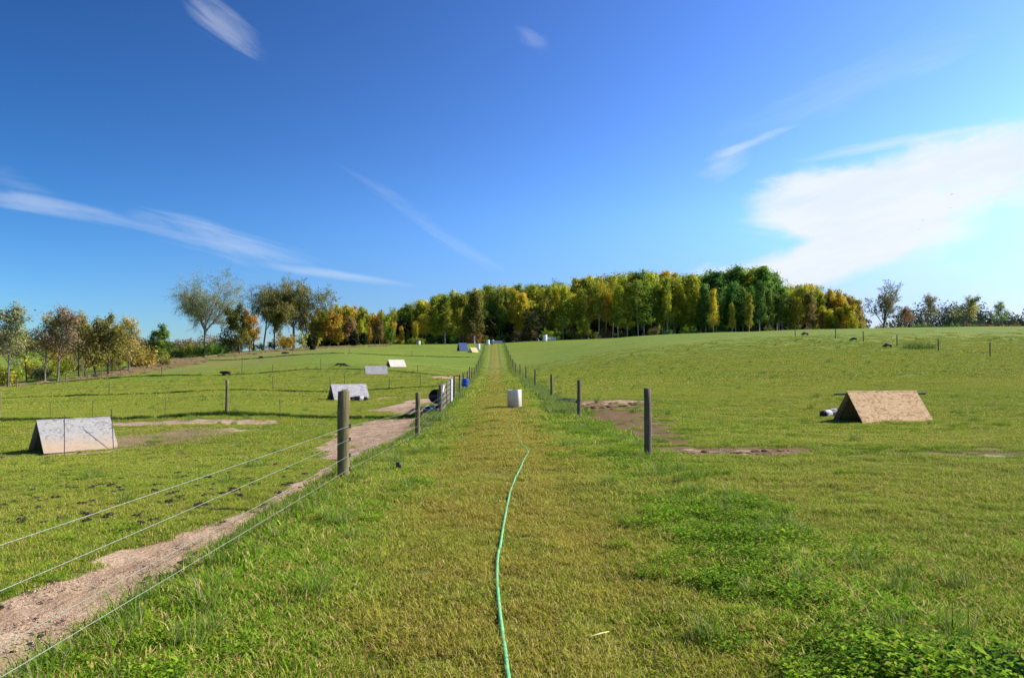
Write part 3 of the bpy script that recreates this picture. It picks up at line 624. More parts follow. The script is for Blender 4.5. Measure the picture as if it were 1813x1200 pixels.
ROUND = [dict(seg=6, wob=.05, taper=.85), dict(n=15, **{'from': .18}, ang=(35, 75), len=.46, rr=.5, seg=4, wob=.1, trop=.05, shape='cone'),
         dict(n=6, **{'from': .2}, ang=(25, 60), len=.45, rr=.5, seg=3, wob=.15), dict(n=4, **{'from': .2}, ang=(25, 60), len=.5, rr=.55, seg=2, wob=.2)]
ASPEN = [dict(seg=8, wob=.018, taper=.85), dict(n=30, **{'from': .17}, ang=(35, 65), len=.19, rr=.3, seg=3, wob=.1, trop=.12, shape='cone'),
         dict(n=5, **{'from': .25}, ang=(25, 60), len=.5, rr=.5, seg=3, wob=.18)]
ASPEN2 = [dict(seg=8, wob=.03, taper=.85), dict(n=26, **{'from': .40}, ang=(30, 60), len=.20, rr=.3, seg=3, wob=.12, trop=.12),
         dict(n=5, **{'from': .25}, ang=(25, 60), len=.5, rr=.5, seg=3, wob=.2)]
VASE = [dict(seg=3, wob=.03, taper=.3), dict(n=8, **{'from': .35}, ang=(12, 34), len=2.4, rr=.6, seg=6, wob=.06, trop=0, taper=.8),
        dict(n=7, **{'from': .3}, ang=(18, 45), len=.3, rr=.45, seg=4, wob=.1), dict(n=5, **{'from': .2}, ang=(20, 55), len=.5, rr=.55, seg=3, wob=.15)]
BUSH = [dict(seg=2, wob=.1, taper=.3), dict(n=9, **{'from': .05}, ang=(15, 75), len=3.0, rr=.6, seg=4, wob=.12, trop=.05),
        dict(n=6, **{'from': .2}, ang=(20, 60), len=.4, rr=.5, seg=3, wob=.18)]
protos = {
 'elm':    [tree_proto('elm_tree', ELM, 9.4, .58, 46000, .18, .22, M['greyb'], 11), tree_proto('elm_tree', ELM, 8.6, .52, 42000, .30, .30, M['bark'], 13)],
 'sparse': [tree_proto('sparse_tree', SPARSE, 10, .16, 3600, .24, .38, M['bark'], s) for s in (21, 22, 23)],
 'round':  [tree_proto('maple_tree', ROUND, 10, .2, 6500, .33, .38, M['bark'], s) for s in (31, 32)],
 'aspen':  [tree_proto('aspen_tree', ASPEN, 20, .2, 6000, .42, .52, M['paleb'], s) for s in (41, 42, 43, 44, 45)] + [tree_proto('aspen_tree', ASPEN2, 20, .22, 5200, .42, .55, M['paleb'], s) for s in (46, 47, 48)],
 'vase':   [tree_proto('vase_tree', VASE, 4.2, .34, 8000, .28, .3, M['bark'], 51)],
 'bare':   [tree_proto('bare_tree', SPARSE, 13, .2, 260, .2, .3, M['bark'], 61)],
 'bush':   [tree_proto('shrub', BUSH, 1.0, .07, 1700, .24, .26, M['bark'], s) for s in (71, 72)],
}
HH = {'elm': 19.5, 'sparse': 10, 'round': 10.3, 'aspen': 20.5, 'vase': 13.3, 'bare': 13.3, 'bush': 3.7}
for k_, L_ in protos.items():       # true heights from the meshes
    HH[k_] = [max(max(v.co.z for v in ch.data.vertices) for ch in e.children) for e in L_]
used = set(); tr = random.Random(8)
def place(kind, px, d, H, color, label, cat='tree', group=None, i=None, sx=1., rz=None, X=None):
    L_ = protos[kind]; i = tr.randrange(len(L_)) if i is None else i; e0 = L_[i]
    if (kind, i) in used: e = copy_tree(e0)
    else: e = e0; used.add((kind, i))
    x = gx(px, d) if X is None else X
    s = H / HH[kind][i]; e.location = (x, d, tz1(x, d) - .05); e.rotation_euler = (0, 0, tr.uniform(0, 6.28) if rz is None else rz); e.scale = (s*sx, s*sx, s)
    for ch in e.children:
        if ch.name.startswith('crown'): ch.color = (*[c*tr.uniform(.88, 1.12) for c in color], 1)
    tag(e, label, cat, group); return e
GRN = (.145, .215, .024); DGR = (.085, .175, .030); YGR = (.290, .300, .030); YEL = (.420, .350, .034); ORG = (.370, .230, .032); BRN = (.210, .130, .055); GRY = (.210, .215, .085); OLV = (.200, .195, .045)
def H_of(px, d, ytop): x = gx(px, d); return CAMZ + (HY-ytop)*d/F - tz1(x, d)
# the solitary trees
place('elm', 367, 190, H_of(367, 190, 468), (.22, .205, .10), 'large nearly bare elm with a wide fan crown standing alone', i=0, rz=.6, sx=.92)
place('elm', 522, 212, H_of(522, 212, 478), (.20, .185, .042), 'large elm with olive leaves, rightmost of the big elms', i=1, sx=.86)
place('elm', 488, 216, H_of(488, 216, 490), (.18, .17, .045), 'tall elm with olive crown touching the bigger elm right of it', i=1, sx=.62, rz=2)
place('bare', 452, 214, H_of(452, 214, 500), GRY, 'thin leafless tree rising behind the orange topped maple', i=0)
place('bare', 470, 218, H_of(470, 218, 497), GRY, 'thin leafless tree between the maple and the olive elms', i=0)
place('vase', 545, 214, H_of(545, 214, 528), OLV, 'half bare spreading tree right of the olive elms', i=0, sx=.9)
place('round', 428, 182, H_of(428, 182, 532), (.085, .115, .018), 'dark green maple with orange patches beside the lone elm', i=0, sx=.95)
place('round', 446, 184, H_of(446, 184, 545), (.330, .200, .028), 'orange maple growing into the dark green one', i=1, sx=.8)
place('vase', 1573, 208, H_of(1573, 208, 491), (.160, .165, .070), 'vase shaped sparse tree at the right end of the wood', sx=1.0)
place('sparse', 1660, 214, H_of(1660, 214, 514), GRY, 'thin sparse tree left of two on the right skyline', i=0)
place('sparse', 1724, 214, H_of(1724, 214, 514), YGR, 'thin sparse tree with yellow leaves on the right skyline', i=1)
place('sparse', 1790, 218, H_of(1790, 218, 528), GRN, 'small dark green tree at the right edge of the skyline', i=2)
place('sparse', 1612, 216, H_of(1612, 216, 537), BRN, 'small brownish tree just right of the vase shaped tree', i=2)
place('sparse', 1628, 220, H_of(1628, 220, 540), BRN, 'low grey brown tree in the right hedge', i=1)
# the row along the left verge
row = [(28, 92, 530, GRY, 'sparse', 0, 'sparse grey green tree at the left edge of the photo'), (60, 118, 575, YGR, 'sparse', 1, 'small yellow green tree behind the leftmost sparse tree'),
       (92, 108, 541, OLV, 'sparse', 1, 'thin olive tree with bare lower trunk in the left row'), (113, 108, 536, (.2, .15, .07), 'sparse', 2, 'brownish thin tree close beside an olive one in the left row'),
       (128, 150, 590, ORG, 'bush', 0, 'orange bush behind the brownish trees of the left row'), (150, 118, 560, GRY, 'sparse', 0, 'slender grey tree between the brown and the yellow trees'),
       (160, 118, 568, OLV, 'sparse', 2, 'slender dark stemmed tree in the middle of the left row'), (181, 118, 545, OLV, 'sparse', 1, 'olive tree with straight dark trunk in the left row'),
       (200, 116, 548, (.22, .19, .04), 'round', 0, 'leafy yellow green tree with forked dark trunk in the left row'), (237, 126, 556, (.30, .25, .06), 'sparse', 0, 'golden yellow tree right of the middle of the left row'),
       (248, 132, 588, (.27, .22, .05), 'bush', 1, 'golden bush under the golden yellow tree'), (286, 142, 571, (.105, .145, .025), 'round', 1, 'round green tree, last of the left row before the lone elm'),
       (220, 136, 570, YGR, 'sparse', 2, 'sparse yellow green tree behind the golden one')]
for px, d, yt, c, kd, i, lb in row:
    place(kd, px, d, H_of(px, d, yt), c, lb, 'bush' if kd == 'bush' else 'tree', 'trees in the left row', i)
# the wood: three ranks of aspens along the ridge
prof = [(545, 552), (580, 545), (610, 538), (640, 542), (665, 552), (690, 546), (720, 541), (760, 527), (800, 514), (850, 508), (900, 503), (950, 503), (1000, 493), (1050, 491), (1100, 483), (1150, 480),
        (1200, 481), (1250, 477), (1300, 471), (1350, 469), (1380, 482), (1395, 500), (1440, 500), (1480, 513), (1510, 522), (1545, 540)]
def ptop(x): return float(np.interp(x, [a for a, b in prof], [b for a, b in prof]))
def wcol(x):
    r = tr.random()
    if x < 680: return (ORG if r < .3 else YEL if r < .5 else YGR if r < .75 else BRN), 'autumn'
    if x < 760: return (YEL if r < .2 else YGR if r < .6 else GRN), 'green'
    if 1240 < x < 1390: return (DGR if r < .6 else (.11, .19, .03) if r < .9 else YGR), 'dark'
    if x > 1460: return (YEL if r < .35 else ORG if r < .5 else BRN if r < .7 else YGR), 'autumn'
    if x > 1390: return (YEL if r < .25 else YGR if r < .7 else OLV), 'green'
    return (YEL if r < .06 else YGR if r < .55 else (.20, .225, .03) if r < .78 else GRN), 'green'
lab = {'autumn': 'orange and yellow leaved tree at the end of the wood', 'green': 'yellow green aspen in the wood along the ridge', 'dark': 'tall dark green poplar rising above the middle of the wood'}
for rank, (d0, step, dyt) in enumerate(((229, 14, 6), (240, 17, 0), (253, 18, 0), (268, 20, 2))):
    x = 560 + rank*7
    while x < 1535:
        px = x + tr.uniform(-5, 5); d = d0 + tr.uniform(-3, 3) - (12 if px < 690 else 0); yt = ptop(px) + dyt + tr.uniform(-8, 9) + (tr.uniform(-2, 34) if rank == 0 else 0)
        c, kk = wcol(px); small = px < 690 or px > 1470
        kd = 'round' if small and tr.random() < .7 else 'aspen'
        wd = (tr.uniform(.75, 1.25) if rank == 0 else tr.uniform(.95, 1.6)) if kd == 'aspen' else tr.uniform(.8, 1.1)
        place(kd, px, d, max(H_of(px, d, yt), 3), c, lab[kk], 'tree', 'trees of the wood along the ridge', None, wd)
        x += step * tr.uniform(.75, 1.25) * (.85 if small else 1)
# a few that stand out at the wood's edge
place('aspen', 1266, 222, H_of(1266, 222, 508), YEL, 'narrow golden tree in front of the dark green poplars', i=0, sx=.8)
place('aspen', 1330, 222, H_of(1330, 222, 514), (.26, .26, .035), 'slim yellow green tree leaning right before the dark poplars', i=1, sx=.8)
place('aspen', 1300, 222, H_of(1300, 222, 533), YGR, 'short yellow green aspen between two taller ones before the poplars', i=2, sx=.75)
place('round', 1036, 224, H_of(1036, 224, 556), YEL, 'small bright yellow tree at the foot of the wood', i=0)
place('aspen', 840, 218, H_of(840, 218, 512), (.125, .125, .025), 'broad olive tree with yellow right edge beside the lane end', i=3, sx=1.5)
place('aspen', 788, 220, H_of(788, 220, 520), (.150, .160, .022), 'broad dark green tree left of the lane end', i=4, sx=1.5)
# undergrowth along the foot of the wood and between the elms
for k in range(64):
    px = 385 + (1530-385)*(k+tr.random()*.8)/64; c = [DGR, GRN, YGR, OLV, BRN][tr.randrange(5)] if 690 < px < 1440 else [ORG, YEL, YGR, OLV, BRN, ORG][tr.randrange(6)]
    if px < 470: c = DGR
    d = 224 + tr.uniform(-2, 12) if px > 560 else 208 + tr.uniform(-4, 6)
    h = tr.uniform(2.2, 4.2) if px > 690 else tr.uniform(4.0, 7.5) if px > 560 else tr.uniform(2.5, 5)
    place('bush', px, d, h, c, 'low bush in the undergrowth at the foot of the wood' if px > 560 else 'low bush between the trunks of the elms', 'bush', 'bushes at the foot of the wood' if px > 560 else 'bushes among the elms')
for k in range(26):
    px = 1545 + 275*(k+tr.random())/26; d = 222+tr.uniform(-3, 8)
    place('bush', px, d, tr.uniform(1.4, 4.0), [BRN, OLV, DGR, ORG, YGR, DGR][tr.randrange(6)], 'low autumn bush in the hedge on the right skyline', 'bush', 'bushes of the right hedge')
for k in range(12):
    px = 300 + 95*(k+tr.random())/12; d = 176+tr.uniform(0, 26)
    place('bush', px, d, tr.uniform(2.2, 4.6), [OLV, YGR, DGR, GRN][tr.randrange(4)], 'low bush around the foot of the lone elm', 'bush', 'bushes by the lone elm')
for k in range(22):
    px = -20 + 330*(k+tr.random())/22; d = 128 + 45*tr.random() if px > 120 else 102 + 30*tr.random()
    place('bush', px, d, tr.uniform(1.8, 4.4), [OLV, YGR, YEL, GRY, YGR][tr.randrange(5)], 'autumn bush growing between the trunks of the left row', 'bush', 'bushes in the left row')
# far woods that read as one mass
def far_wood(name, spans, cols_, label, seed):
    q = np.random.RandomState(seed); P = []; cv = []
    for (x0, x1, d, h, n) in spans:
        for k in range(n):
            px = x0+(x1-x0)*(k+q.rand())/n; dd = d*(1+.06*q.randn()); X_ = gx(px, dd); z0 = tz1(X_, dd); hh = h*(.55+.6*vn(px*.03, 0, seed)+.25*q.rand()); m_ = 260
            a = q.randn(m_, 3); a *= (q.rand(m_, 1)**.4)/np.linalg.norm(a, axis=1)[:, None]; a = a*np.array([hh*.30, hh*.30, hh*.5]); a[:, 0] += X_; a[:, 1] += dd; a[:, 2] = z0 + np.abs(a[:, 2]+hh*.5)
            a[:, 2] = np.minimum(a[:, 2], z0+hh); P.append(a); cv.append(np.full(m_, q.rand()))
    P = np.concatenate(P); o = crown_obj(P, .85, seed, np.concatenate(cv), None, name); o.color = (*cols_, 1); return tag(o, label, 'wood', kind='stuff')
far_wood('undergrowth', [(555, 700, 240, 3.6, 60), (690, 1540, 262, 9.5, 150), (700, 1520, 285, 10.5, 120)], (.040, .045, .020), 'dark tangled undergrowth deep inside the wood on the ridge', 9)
far_wood('far_conifers', [(1588, 1900, 420, 19, 90), (1690, 1900, 405, 20.5, 50)], (.035, .050, .034), 'dark far belt of conifers on the right skyline', 3)
far_wood('far_hedgerow', [(-250, 420, 520, 12, 170), (-250, 40, 330, 11, 60)], (.17, .115, .060), 'far brown and olive belt of woodland beyond the left trees', 5)

# ------------------------------------------------------------------ fences
fr = random.Random(3)
def post(fence, x, y, h, r, m, lean=(0, 0), name='post'):
    z = tz1(x, y); mb = MB(); n = 5; P = []; rad = []
    for i in range(n+1):
        t_ = i/n; P.append((lean[0]*t_*h + fr.gauss(0, .003), lean[1]*t_*h + fr.gauss(0, .003), -.25 + (h+.25)*t_)); rad.append(r*(1.05-.08*t_)*(1+fr.uniform(-.03, .03)))
    P.append((lean[0]*h, lean[1]*h, h+.012)); rad.append(r*.80)
    mb.tube(P, rad, 14); o = mb.build(name, m, fence, False); o.location = (x, y, z)
    for p_ in o.data.polygons: p_.use_smooth = len(p_.vertices) == 4
    return o
def sagwire(fence, pts, r, m=None, name='wire', sag=.02, n=8):
    mb = MB(); P = []
    for a, b in zip(pts[:-1], pts[1:]):
        a, b = Vector(a), Vector(b)
        for i in range(n):
            t_ = i/n; q = a.lerp(b, t_); q.z -= sag*4*t_*(1-t_); P.append(q)
    P.append(Vector(pts[-1])); mb.tube(P, r, 5); return mb.build(name, m or M['wire'], fence, True)
XL, XR = -2.15, 2.82
fl = thing('wire_fence', 'round wooden posts with pale strands of wire along the left side of the lane', 'fence', (0, 0, 0))
lp = [(-2.15, -10, 1.25), (-2.15, .35, 1.25), (-2.15, 11.3, 1.28), (-2.13, 22, 1.25), (-2.14, 31.6, 1.22)]
for i, (x, y, h) in enumerate(lp): post(fl, x, y, h, .085 if y < 15 else .072, M['post'], (-.008 if i == 2 else .0, 0))
for o_ in [o for o in fl.children if o.name.startswith('post') and o.location.y > 5]:
    for h_ in (.79, .60, .37, .18): mb = MB(); mb.box((.082, 0, h_), (.03, .035, .045)); mb.build('insulator', M['black'], o_)
lp2 = [(-2.13, 42.5), (-2.12, 48.6), (-2.12, 55.5), (-2.12, 63), (-2.15, 71), (-2.2, 79), (-2.2, 90), (-2.2, 102), (-2.2, 116), (-2.2, 132), (-2.2, 150), (-2.2, 168), (-2.2, 188), (-2.2, 205)]
for x, y in lp2: post(fl, x, y, fr.uniform(1.15, 1.4), .06, M['post'], (fr.gauss(0, .02), 0))
for (h0, h1) in ((.98, .79), (.79, .60), (.56, .37), (.45, .18), (.10, .05)):
    pts = [(x + .087, y, (tz1(x, y) + (h0 if y < 5 else h1))) for x, y, h in lp]
    sagwire(fl, pts, .0024, sag=.012, n=10)
for hh in (.85, .45):
    sagwire(fl, [(x+.06, y, tz1(x, y)+hh) for x, y in [(-2.14, 38.7)]+lp2], .003, sag=0, n=3)
frr = thing('post_fence', 'dark weathered wooden posts in a line along the right side of the lane', 'fence')
for i, (y, h, r) in enumerate(((2.0, 1.22, .066), (14.2, 1.27, .068), (25.8, 1.26, .066), (38, 1.22, .062), (53, 1.25, .06), (68, 1.2, .06), (83, 1.3, .06), (98, 1.25, .06), (112, 1.25, .06), (128, 1.25, .06), (146, 1.25, .06), (166, 1.2, .06), (190, 1.2, .06), (212, 1.2, .06))):
    post(frr, XR if y < 90 else 2.75, y, h, r, M['oldpost'], (fr.gauss(0, .006), 0))
ff = thing('field_fence', 'widely spaced thin posts crossing the far side of the right field', 'fence')
for px, y in ((1766, 71), (1672, 79.5), (1597, 88), (1536, 96), (1486, 104), (1413, 119), (1900, 63)): post(ff, gx(px, y), y, 1.3, .06, M['oldpost'])
# cross fences of the left paddocks: thin wires, posts and stakes
c1 = thing('cross_fence', 'wooden posts and one wire dividing the nearest left paddock from the next', 'fence')
for px, y, h in ((14, 35, 1.25), (407, 32.9, 1.44)): post(c1, gx(px, y), y, h, .07, M['post'])
sagwire(c1, [(gx(-300, 36), 36, tz1(gx(-300, 36), 36)+.7), (gx(14, 35), 34.92, tz1(gx(14, 35), 35)+.75), (gx(407, 32.9), 32.82, tz1(gx(407, 32.9), 32.9)+.8), (-2.2, 31.7, tz1(-2.2, 31.7)+.8)], .0025, M['steel'])
def stake(fence, px, y, h, lean=0, r=.014):
    x = gx(px, y); return post(fence, x, y, h, r, M['steel'], (lean, 0), 'stake')
for px, y in ((102, 34.6), (175, 34.2), (300, 33.6), (500, 32.5)): stake(c1, px, y, .75, fr.gauss(0, .02), .01)
c2 = thing('cross_fence', 'thin stakes with a wire behind the middle weathered hut', 'fence')
for px, y, h in ((-40, 61.5, 1.0), (203, 60.5, 1.0), (487, 60, 1.1), (587, 60, 1.15), (612, 60, 1.3), (690, 60, .9), (745, 60, 1.0)): stake(c2, px, y, h, fr.gauss(0, .02), .022)
sagwire(c2, [(gx(px, 60.3), 60.3, tz1(gx(px, 60.3), 60.3)+.65) for px in (-100, 200, 487, 612, 745, 824)], .005, M['steel'])
c3 = thing('cross_fence', 'thin stakes crossing the left paddocks behind the grey hut', 'fence')
for px, y, h in ((293, 99, 1.2), (432, 98.5, 2.2), (570, 98, 1.4), (486, 98, 1.0), (740, 97, .9)): stake(c3, px, y, h, fr.gauss(0, .02), .03)
c4 = thing('cross_fence', 'line of thin stakes highest up the left paddocks', 'fence')
for px, y in ((420, 153), (520, 152), (620, 151), (730, 150.5)): stake(c4, px, y, 1.1, 0, .035)
vf = thing('verge_fence', 'small grey posts on the dry verge in front of the left row of trees', 'fence')
for px, y in ((10, 80), (44, 86), (128, 97), (165, 100), (190, 104), (262, 118), (222, 110)): post(vf, gx(px, y), y, 1.0, .05, M['post'])

# ------------------------------------------------------------------ A-frame huts
def hut(label, px, d, th, board, L=2.4, Wd=1.65, H=.95, ridge=False, dz=0, inner=None, name='pig_hut', gable=None, rot=None):
    x = gx(px, d); e = thing(name, label, 'hut', (x, d, tz1(x, d)+dz), R(th)); a = math.atan2(H, Wd/2); S = math.hypot(H, Wd/2); tck = .018
    for s in (-1, 1):
        mb = MB(); up = Vector((0, -s*math.cos(a), math.sin(a))); nn = Vector((0, s*math.sin(a), math.cos(a))); c0 = Vector((0, s*Wd/2, 0))
        rot_ = Matrix((Vector((1, 0, 0)), up, Vector((1, 0, 0)).cross(up))).transposed()
        ext = .02 if s < 0 else 0
        mb.box(c0 + up*(S+ext)/2 - Vector((0, s*tck*.55, 0)), (L, S+ext, tck), rot_); mb.build('side_panel', board, e)
    for s in (-1, 1):           # inner A of studs near each end
        mb = MB(); xx = s*(L/2-.10)
        for q in (-1, 1): mb.bar((xx+q*.021, q*(Wd/2-.13), .03), (xx+q*.021, q*.02, H-.13), .04, .06)
        mb.build('end_frame', M['plank'], e)
    if ridge: MB().bar((-L/2-.42, 0, H-.085), (L/2+.30, 0, H-.085), .09, .06).build('ridge_beam', M['plank'], e)
    # the far end is boarded up
    mb = MB(); z1 = H-.045; xx = L/2-.03; mb.v += [Vector((xx, -Wd/2+.05, 0)), Vector((xx, Wd/2-.05, 0)), Vector((xx, 0, z1)), Vector((xx-.015, -Wd/2+.05, 0)), Vector((xx-.015, Wd/2-.05, 0)), Vector((xx-.015, 0, z1))]
    mb.f += [(0, 1, 2), (5, 4, 3), (0, 3, 4, 1), (1, 4, 5, 2), (2, 5, 3, 0)]; mb.build('end_board', board, e)
    if gable:
        mb = MB(); xx = -L/2+.03; mb.v += [Vector((xx, -Wd/2+.05, 0)), Vector((xx, Wd/2-.05, 0)), Vector((xx, 0, z1)), Vector((xx+.015, -Wd/2+.05, 0)), Vector((xx+.015, Wd/2-.05, 0)), Vector((xx+.015, 0, z1))]
        mb.f += [(2, 1, 0), (3, 4, 5), (1, 4, 3, 0), (2, 5, 4, 1), (0, 3, 5, 2)]; mb.build('gable_board', gable, e)
    return e
hut('new orange tan strand board hut alone in the right field', 1568, 24.3, 8, M['osb_new'], ridge=True)
hut('weathered pale grey strand board hut nearest on the left, stained tan below', 144, 25.6, 47, M['osb_old'], H=.98, L=2.2, Wd=1.45)
hut('weathered board hut behind the nearest left fence post', 619, 52, 28, M['osb_grey'], H=1.0)
hut('dull grey board hut, left of two close together halfway up the paddocks', 667, 90, 12, M['osb_grey'], L=2.5, H=.95)
hut('bright cream board hut with black open end, right of two close together', 702, 108, 32, M['osb_pale'], H=1.0, L=2.4)
hut('dark blue tarp covered shelter far up beside the lane', 819, 172, 20, M['tarp'], L=2.0, Wd=2.1, H=1.75)
hut('far tan hut with bright pale gable near the end of the left fence', 838, 166, 55, M['osb_new'], L=2.3, Wd=1.3, H=1.0, gable=M['osb_pale'])
s1 = thing('metal_stake', 'thin dark stake standing before the middle of the nearest left hut', 'stake', gp(128, 24.15))
s2 = thing('metal_stake', 'thin dark stake leaning at the right end of the nearest left hut', 'stake', gp(212, 25.7))
for s_, h_, l_ in ((s1, 1.22, -.03), (s2, 1.28, -.09)):
    mb = MB(); mb.tube([(0, 0, -.2), (0, 0, 0), (l_*.5, 0, h_*.5), (l_, 0, h_)], .0135, 6); mb.build('rod', M['steel'], s_); mb = MB(); mb.box((l_*.5, -.02, h_*.52), (.035, .03, .03)); mb.box((l_*.85, -.02, h_*.85), (.035, .03, .03)); mb.build('insulator', M['black'], s_)
# ------------------------------------------------------------------ gate and things around it
gt = thing('farm_gate', 'weathered board gate with white end post in the left fence', 'gate', (0, 0, 0))
gy0, gy1, gxx = 31.95, 38.3, -2.13
def gz(y, h): return tz1(gxx, y) + h
for h in (.22, .45, .68, .91, 1.14): MB().bar((gxx, gy0, gz(gy0, h)), (gxx, gy1, gz(gy1, h)), .03, .12).build('rail', M['plank'], gt)
for y in (gy0+.08, (gy0+gy1)/2, gy1-.08): MB().bar((gxx+.034, y, gz(y, .14)), (gxx+.034, y, gz(y, 1.25)), .03, .11, (0, 1, 0)).build('upright', M['plank'], gt)
MB().bar((gxx-.034, gy0+.1, gz(gy0, 1.12)), (gxx-.034, gy1-.2, gz(gy1, .25)), .03, .10).build('brace', M['plank'], gt)
mb = MB(); mb.tube([(gxx+.02, gy1+.25, gz(gy1, -.2)), (gxx+.02, gy1+.25, gz(gy1, 1.28))], .085, 16); mb.build('end_post', M['white'], gt)
mb = MB(); mb.bar((gxx+.05, gy0-.02, gz(gy0, .92)), (gxx+.05, gy0+.9, gz(gy0, 1.16)), .03, .10); mb.build('white_board', M['white'], gt)
def drum(name, label, loc, r, h, m, cat, rot=(0, 0, 0), wall=.012, open_=True, ribs=True, sq=2.0, sqx=1, rim=None, n=28):
    e = thing(name, label, cat, loc); e.rotation_euler = rot; mb = MB(); pr = [(.001, 0), (r*.94, 0), (r, r*.06)]
    if ribs:
        for z in (.33, .66): pr += [(r, h*(z-.03)), (r*1.03, h*z), (r, h*(z+.03))]
    pr += [(r, h*.97), (r*1.0, h)]
    if open_: pr += [(r-wall, h), (r-wall, h*.97), (r-wall, .02), (.001, .02)]
    else: pr += [(r*.93, h+.005), (r*.9, h-.01), (.001, h-.01)]
    mb.lathe(pr, n, sqx, 1, sq); mb.build('shell', m, e, True)
    if rim:
        mb = MB(); P = [(math.cos(2*math.pi*i/28)*(r+.004), math.sin(2*math.pi*i/28)*(r+.004), h) for i in range(29)]; mb.tube(P, .026, 6, cap=False); mb.build('rim', rim, e, True)
    return e
def on(px, d, dz=0): p = gp(px, d); p.z += dz; return p
drum('feed_tub', 'round black rubber tub hung upright beside the gate', on(771.5, 33.6, .72), .30, .20, M['black'], 'tub', (R(86), R(0), R(12)), ribs=False)
drum('plastic_drum', 'navy blue plastic drum beside the gate hinge post', on(780.5, 33.0), .13, 1.02, M['navy'], 'drum')
drum('water_tub', 'low black tub with pale rim lying left of its twin by the gate', on(760.5, 32.6), .24, .33, M['black'], 'tub', (R(14), 0, 0), ribs=False, rim=M['grey'])
drum('water_tub', 'low black tub with pale rim under the hung rubber tub', on(773, 32.5), .24, .33, M['black'], 'tub', (R(16), 0, 0), ribs=False, rim=M['grey'])
drum('blue_barrel', 'bright blue plastic barrel hung on the left fence above the grass', on(823, 51.8, .42), .22, .52, M['blue'], 'barrel', (0, R(6), 0), open_=False)
dr = drum('white_drum', 'muddy white square plastic drum standing on the lane', on(911.5, 32.3, .0), .262, .76, M['drum'], 'drum', (R(0), R(-2), R(-17)), sq=6, ribs=False, wall=.02)
for px, y, r_, h_, m_, lb in ((864, 205, .45, 1.3, 'white', 'small white tank left at the far end of the lane'), (872, 208, .4, 1.2, 'grey', 'small grey tank second at the far end of the lane'), (965, 214, .6, 1.8, 'white', 'white tank alone before the dark foot of the wood'), (742, 205, .4, 1.0, 'white', 'tiny white drum below the wood left of the lane'), (847, 178, .4, 1.3, 'white', 'small white drum by the last left fence posts')):
    drum('water_tank', lb, on(px, y), r_, h_, M[m_], 'tank', open_=False)
def trough(px, y, L, H_, lb):
    e = thing('low_trough', lb, 'trough', on(px, y), 0); mb = MB(); mb.box((0, 0, H_*.6), (L, .8, H_*.7)); mb.build('basin', M['grey'], e)
    for s in (-1, 1): MB().box((s*L*.38, 0, H_*.12), (.12, .7, H_*.24)).build('leg', M['plank'], e)
trough(881, 207, 2.6, 1.0, 'pale blue grey trough at the far end of the lane'); trough(976, 215, 2.6, 1.1, 'pale blue grey trough beside the white tank before the wood')
# small valve head on its stem in the lane's left verge
vs = thing('water_valve', 'small black valve head on a short pipe in the left verge', 'valve', gp(707.5, 12.7)); MB().tube([(0, 0, -.05), (0, 0, .07)], .012, 8).build('pipe', M['steel'], vs)
MB().lathe([(.001, .055), (.032, .055), (.045, .075), (.045, .125), (.03, .145), (.001, .148)], 14).build('cap', M['black'], vs, True)
fb = thing('shadow_box', 'unseen plank box added to shade the lower right corner', 'added box', (4.15, 4.02, tz1(4.15, 4.0)))
mb = MB()  # unseen box out of frame, added for the shadow it casts
for k in range(5): mb.box((0, -.38, .12+.145*k), (.86, .025, .135)); mb.box((0, .38, .12+.145*k), (.86, .025, .135)); mb.box((-.42, 0, .12+.145*k), (.025, .73, .135)); mb.box((.42, 0, .12+.145*k), (.025, .73, .135))
mb.build('side_board', M['plank'], fb); MB().box((0, 0, .86), (1.0, .92, .03), Matrix.Rotation(R(9), 3, 'X')).build('lid', M['plank'], fb)
for a_ in (-.38, .38):
    for b_ in (-.34, .34): MB().box((a_, b_, .36), (.05, .05, .80)).build('corner_post', M['plank'], fb)
# ------------------------------------------------------------------ hose
hp = [(912, 1290), (901, 1200), (890, 1120), (883, 1060), (880, 1017), (882, 980), (887.5, 954), (893, 921), (902, 874), (908, 858), (915, 841), (928, 813), (935, 800), (931, 793), (924, 786), (915, 767), (908, 758), (904, 751)]
P = []
for px, py in hp:
    d = 3.
    for _ in range(30): d = (CAMZ - tz1(gx(px, d), d) - .02) * F / (py - HY)
    P.append(Vector((gx(px, d), d, 0)))
P2 = []
for i in range(len(P)-1):
    p0, p1, p2, p3 = P[max(i-1, 0)], P[i], P[i+1], P[min(i+2, len(P)-1)]
    for k in range(8):
        t_ = k/8; q = .5*((2*p1)+(p2-p0)*t_+(2*p0-5*p1+4*p2-p3)*t_*t_+(3*p1-p0-3*p2+p3)*t_**3)
        q.z = tz1(q.x, q.y) + (.030 if q.y < 13 else .028); P2.append(q)
hb = MB(); hb.tube(P2, .0135, 10); tag(hb.build('garden_hose', M['hose'], None, True), 'pale green hose lying along the middle of the lane', 'hose')

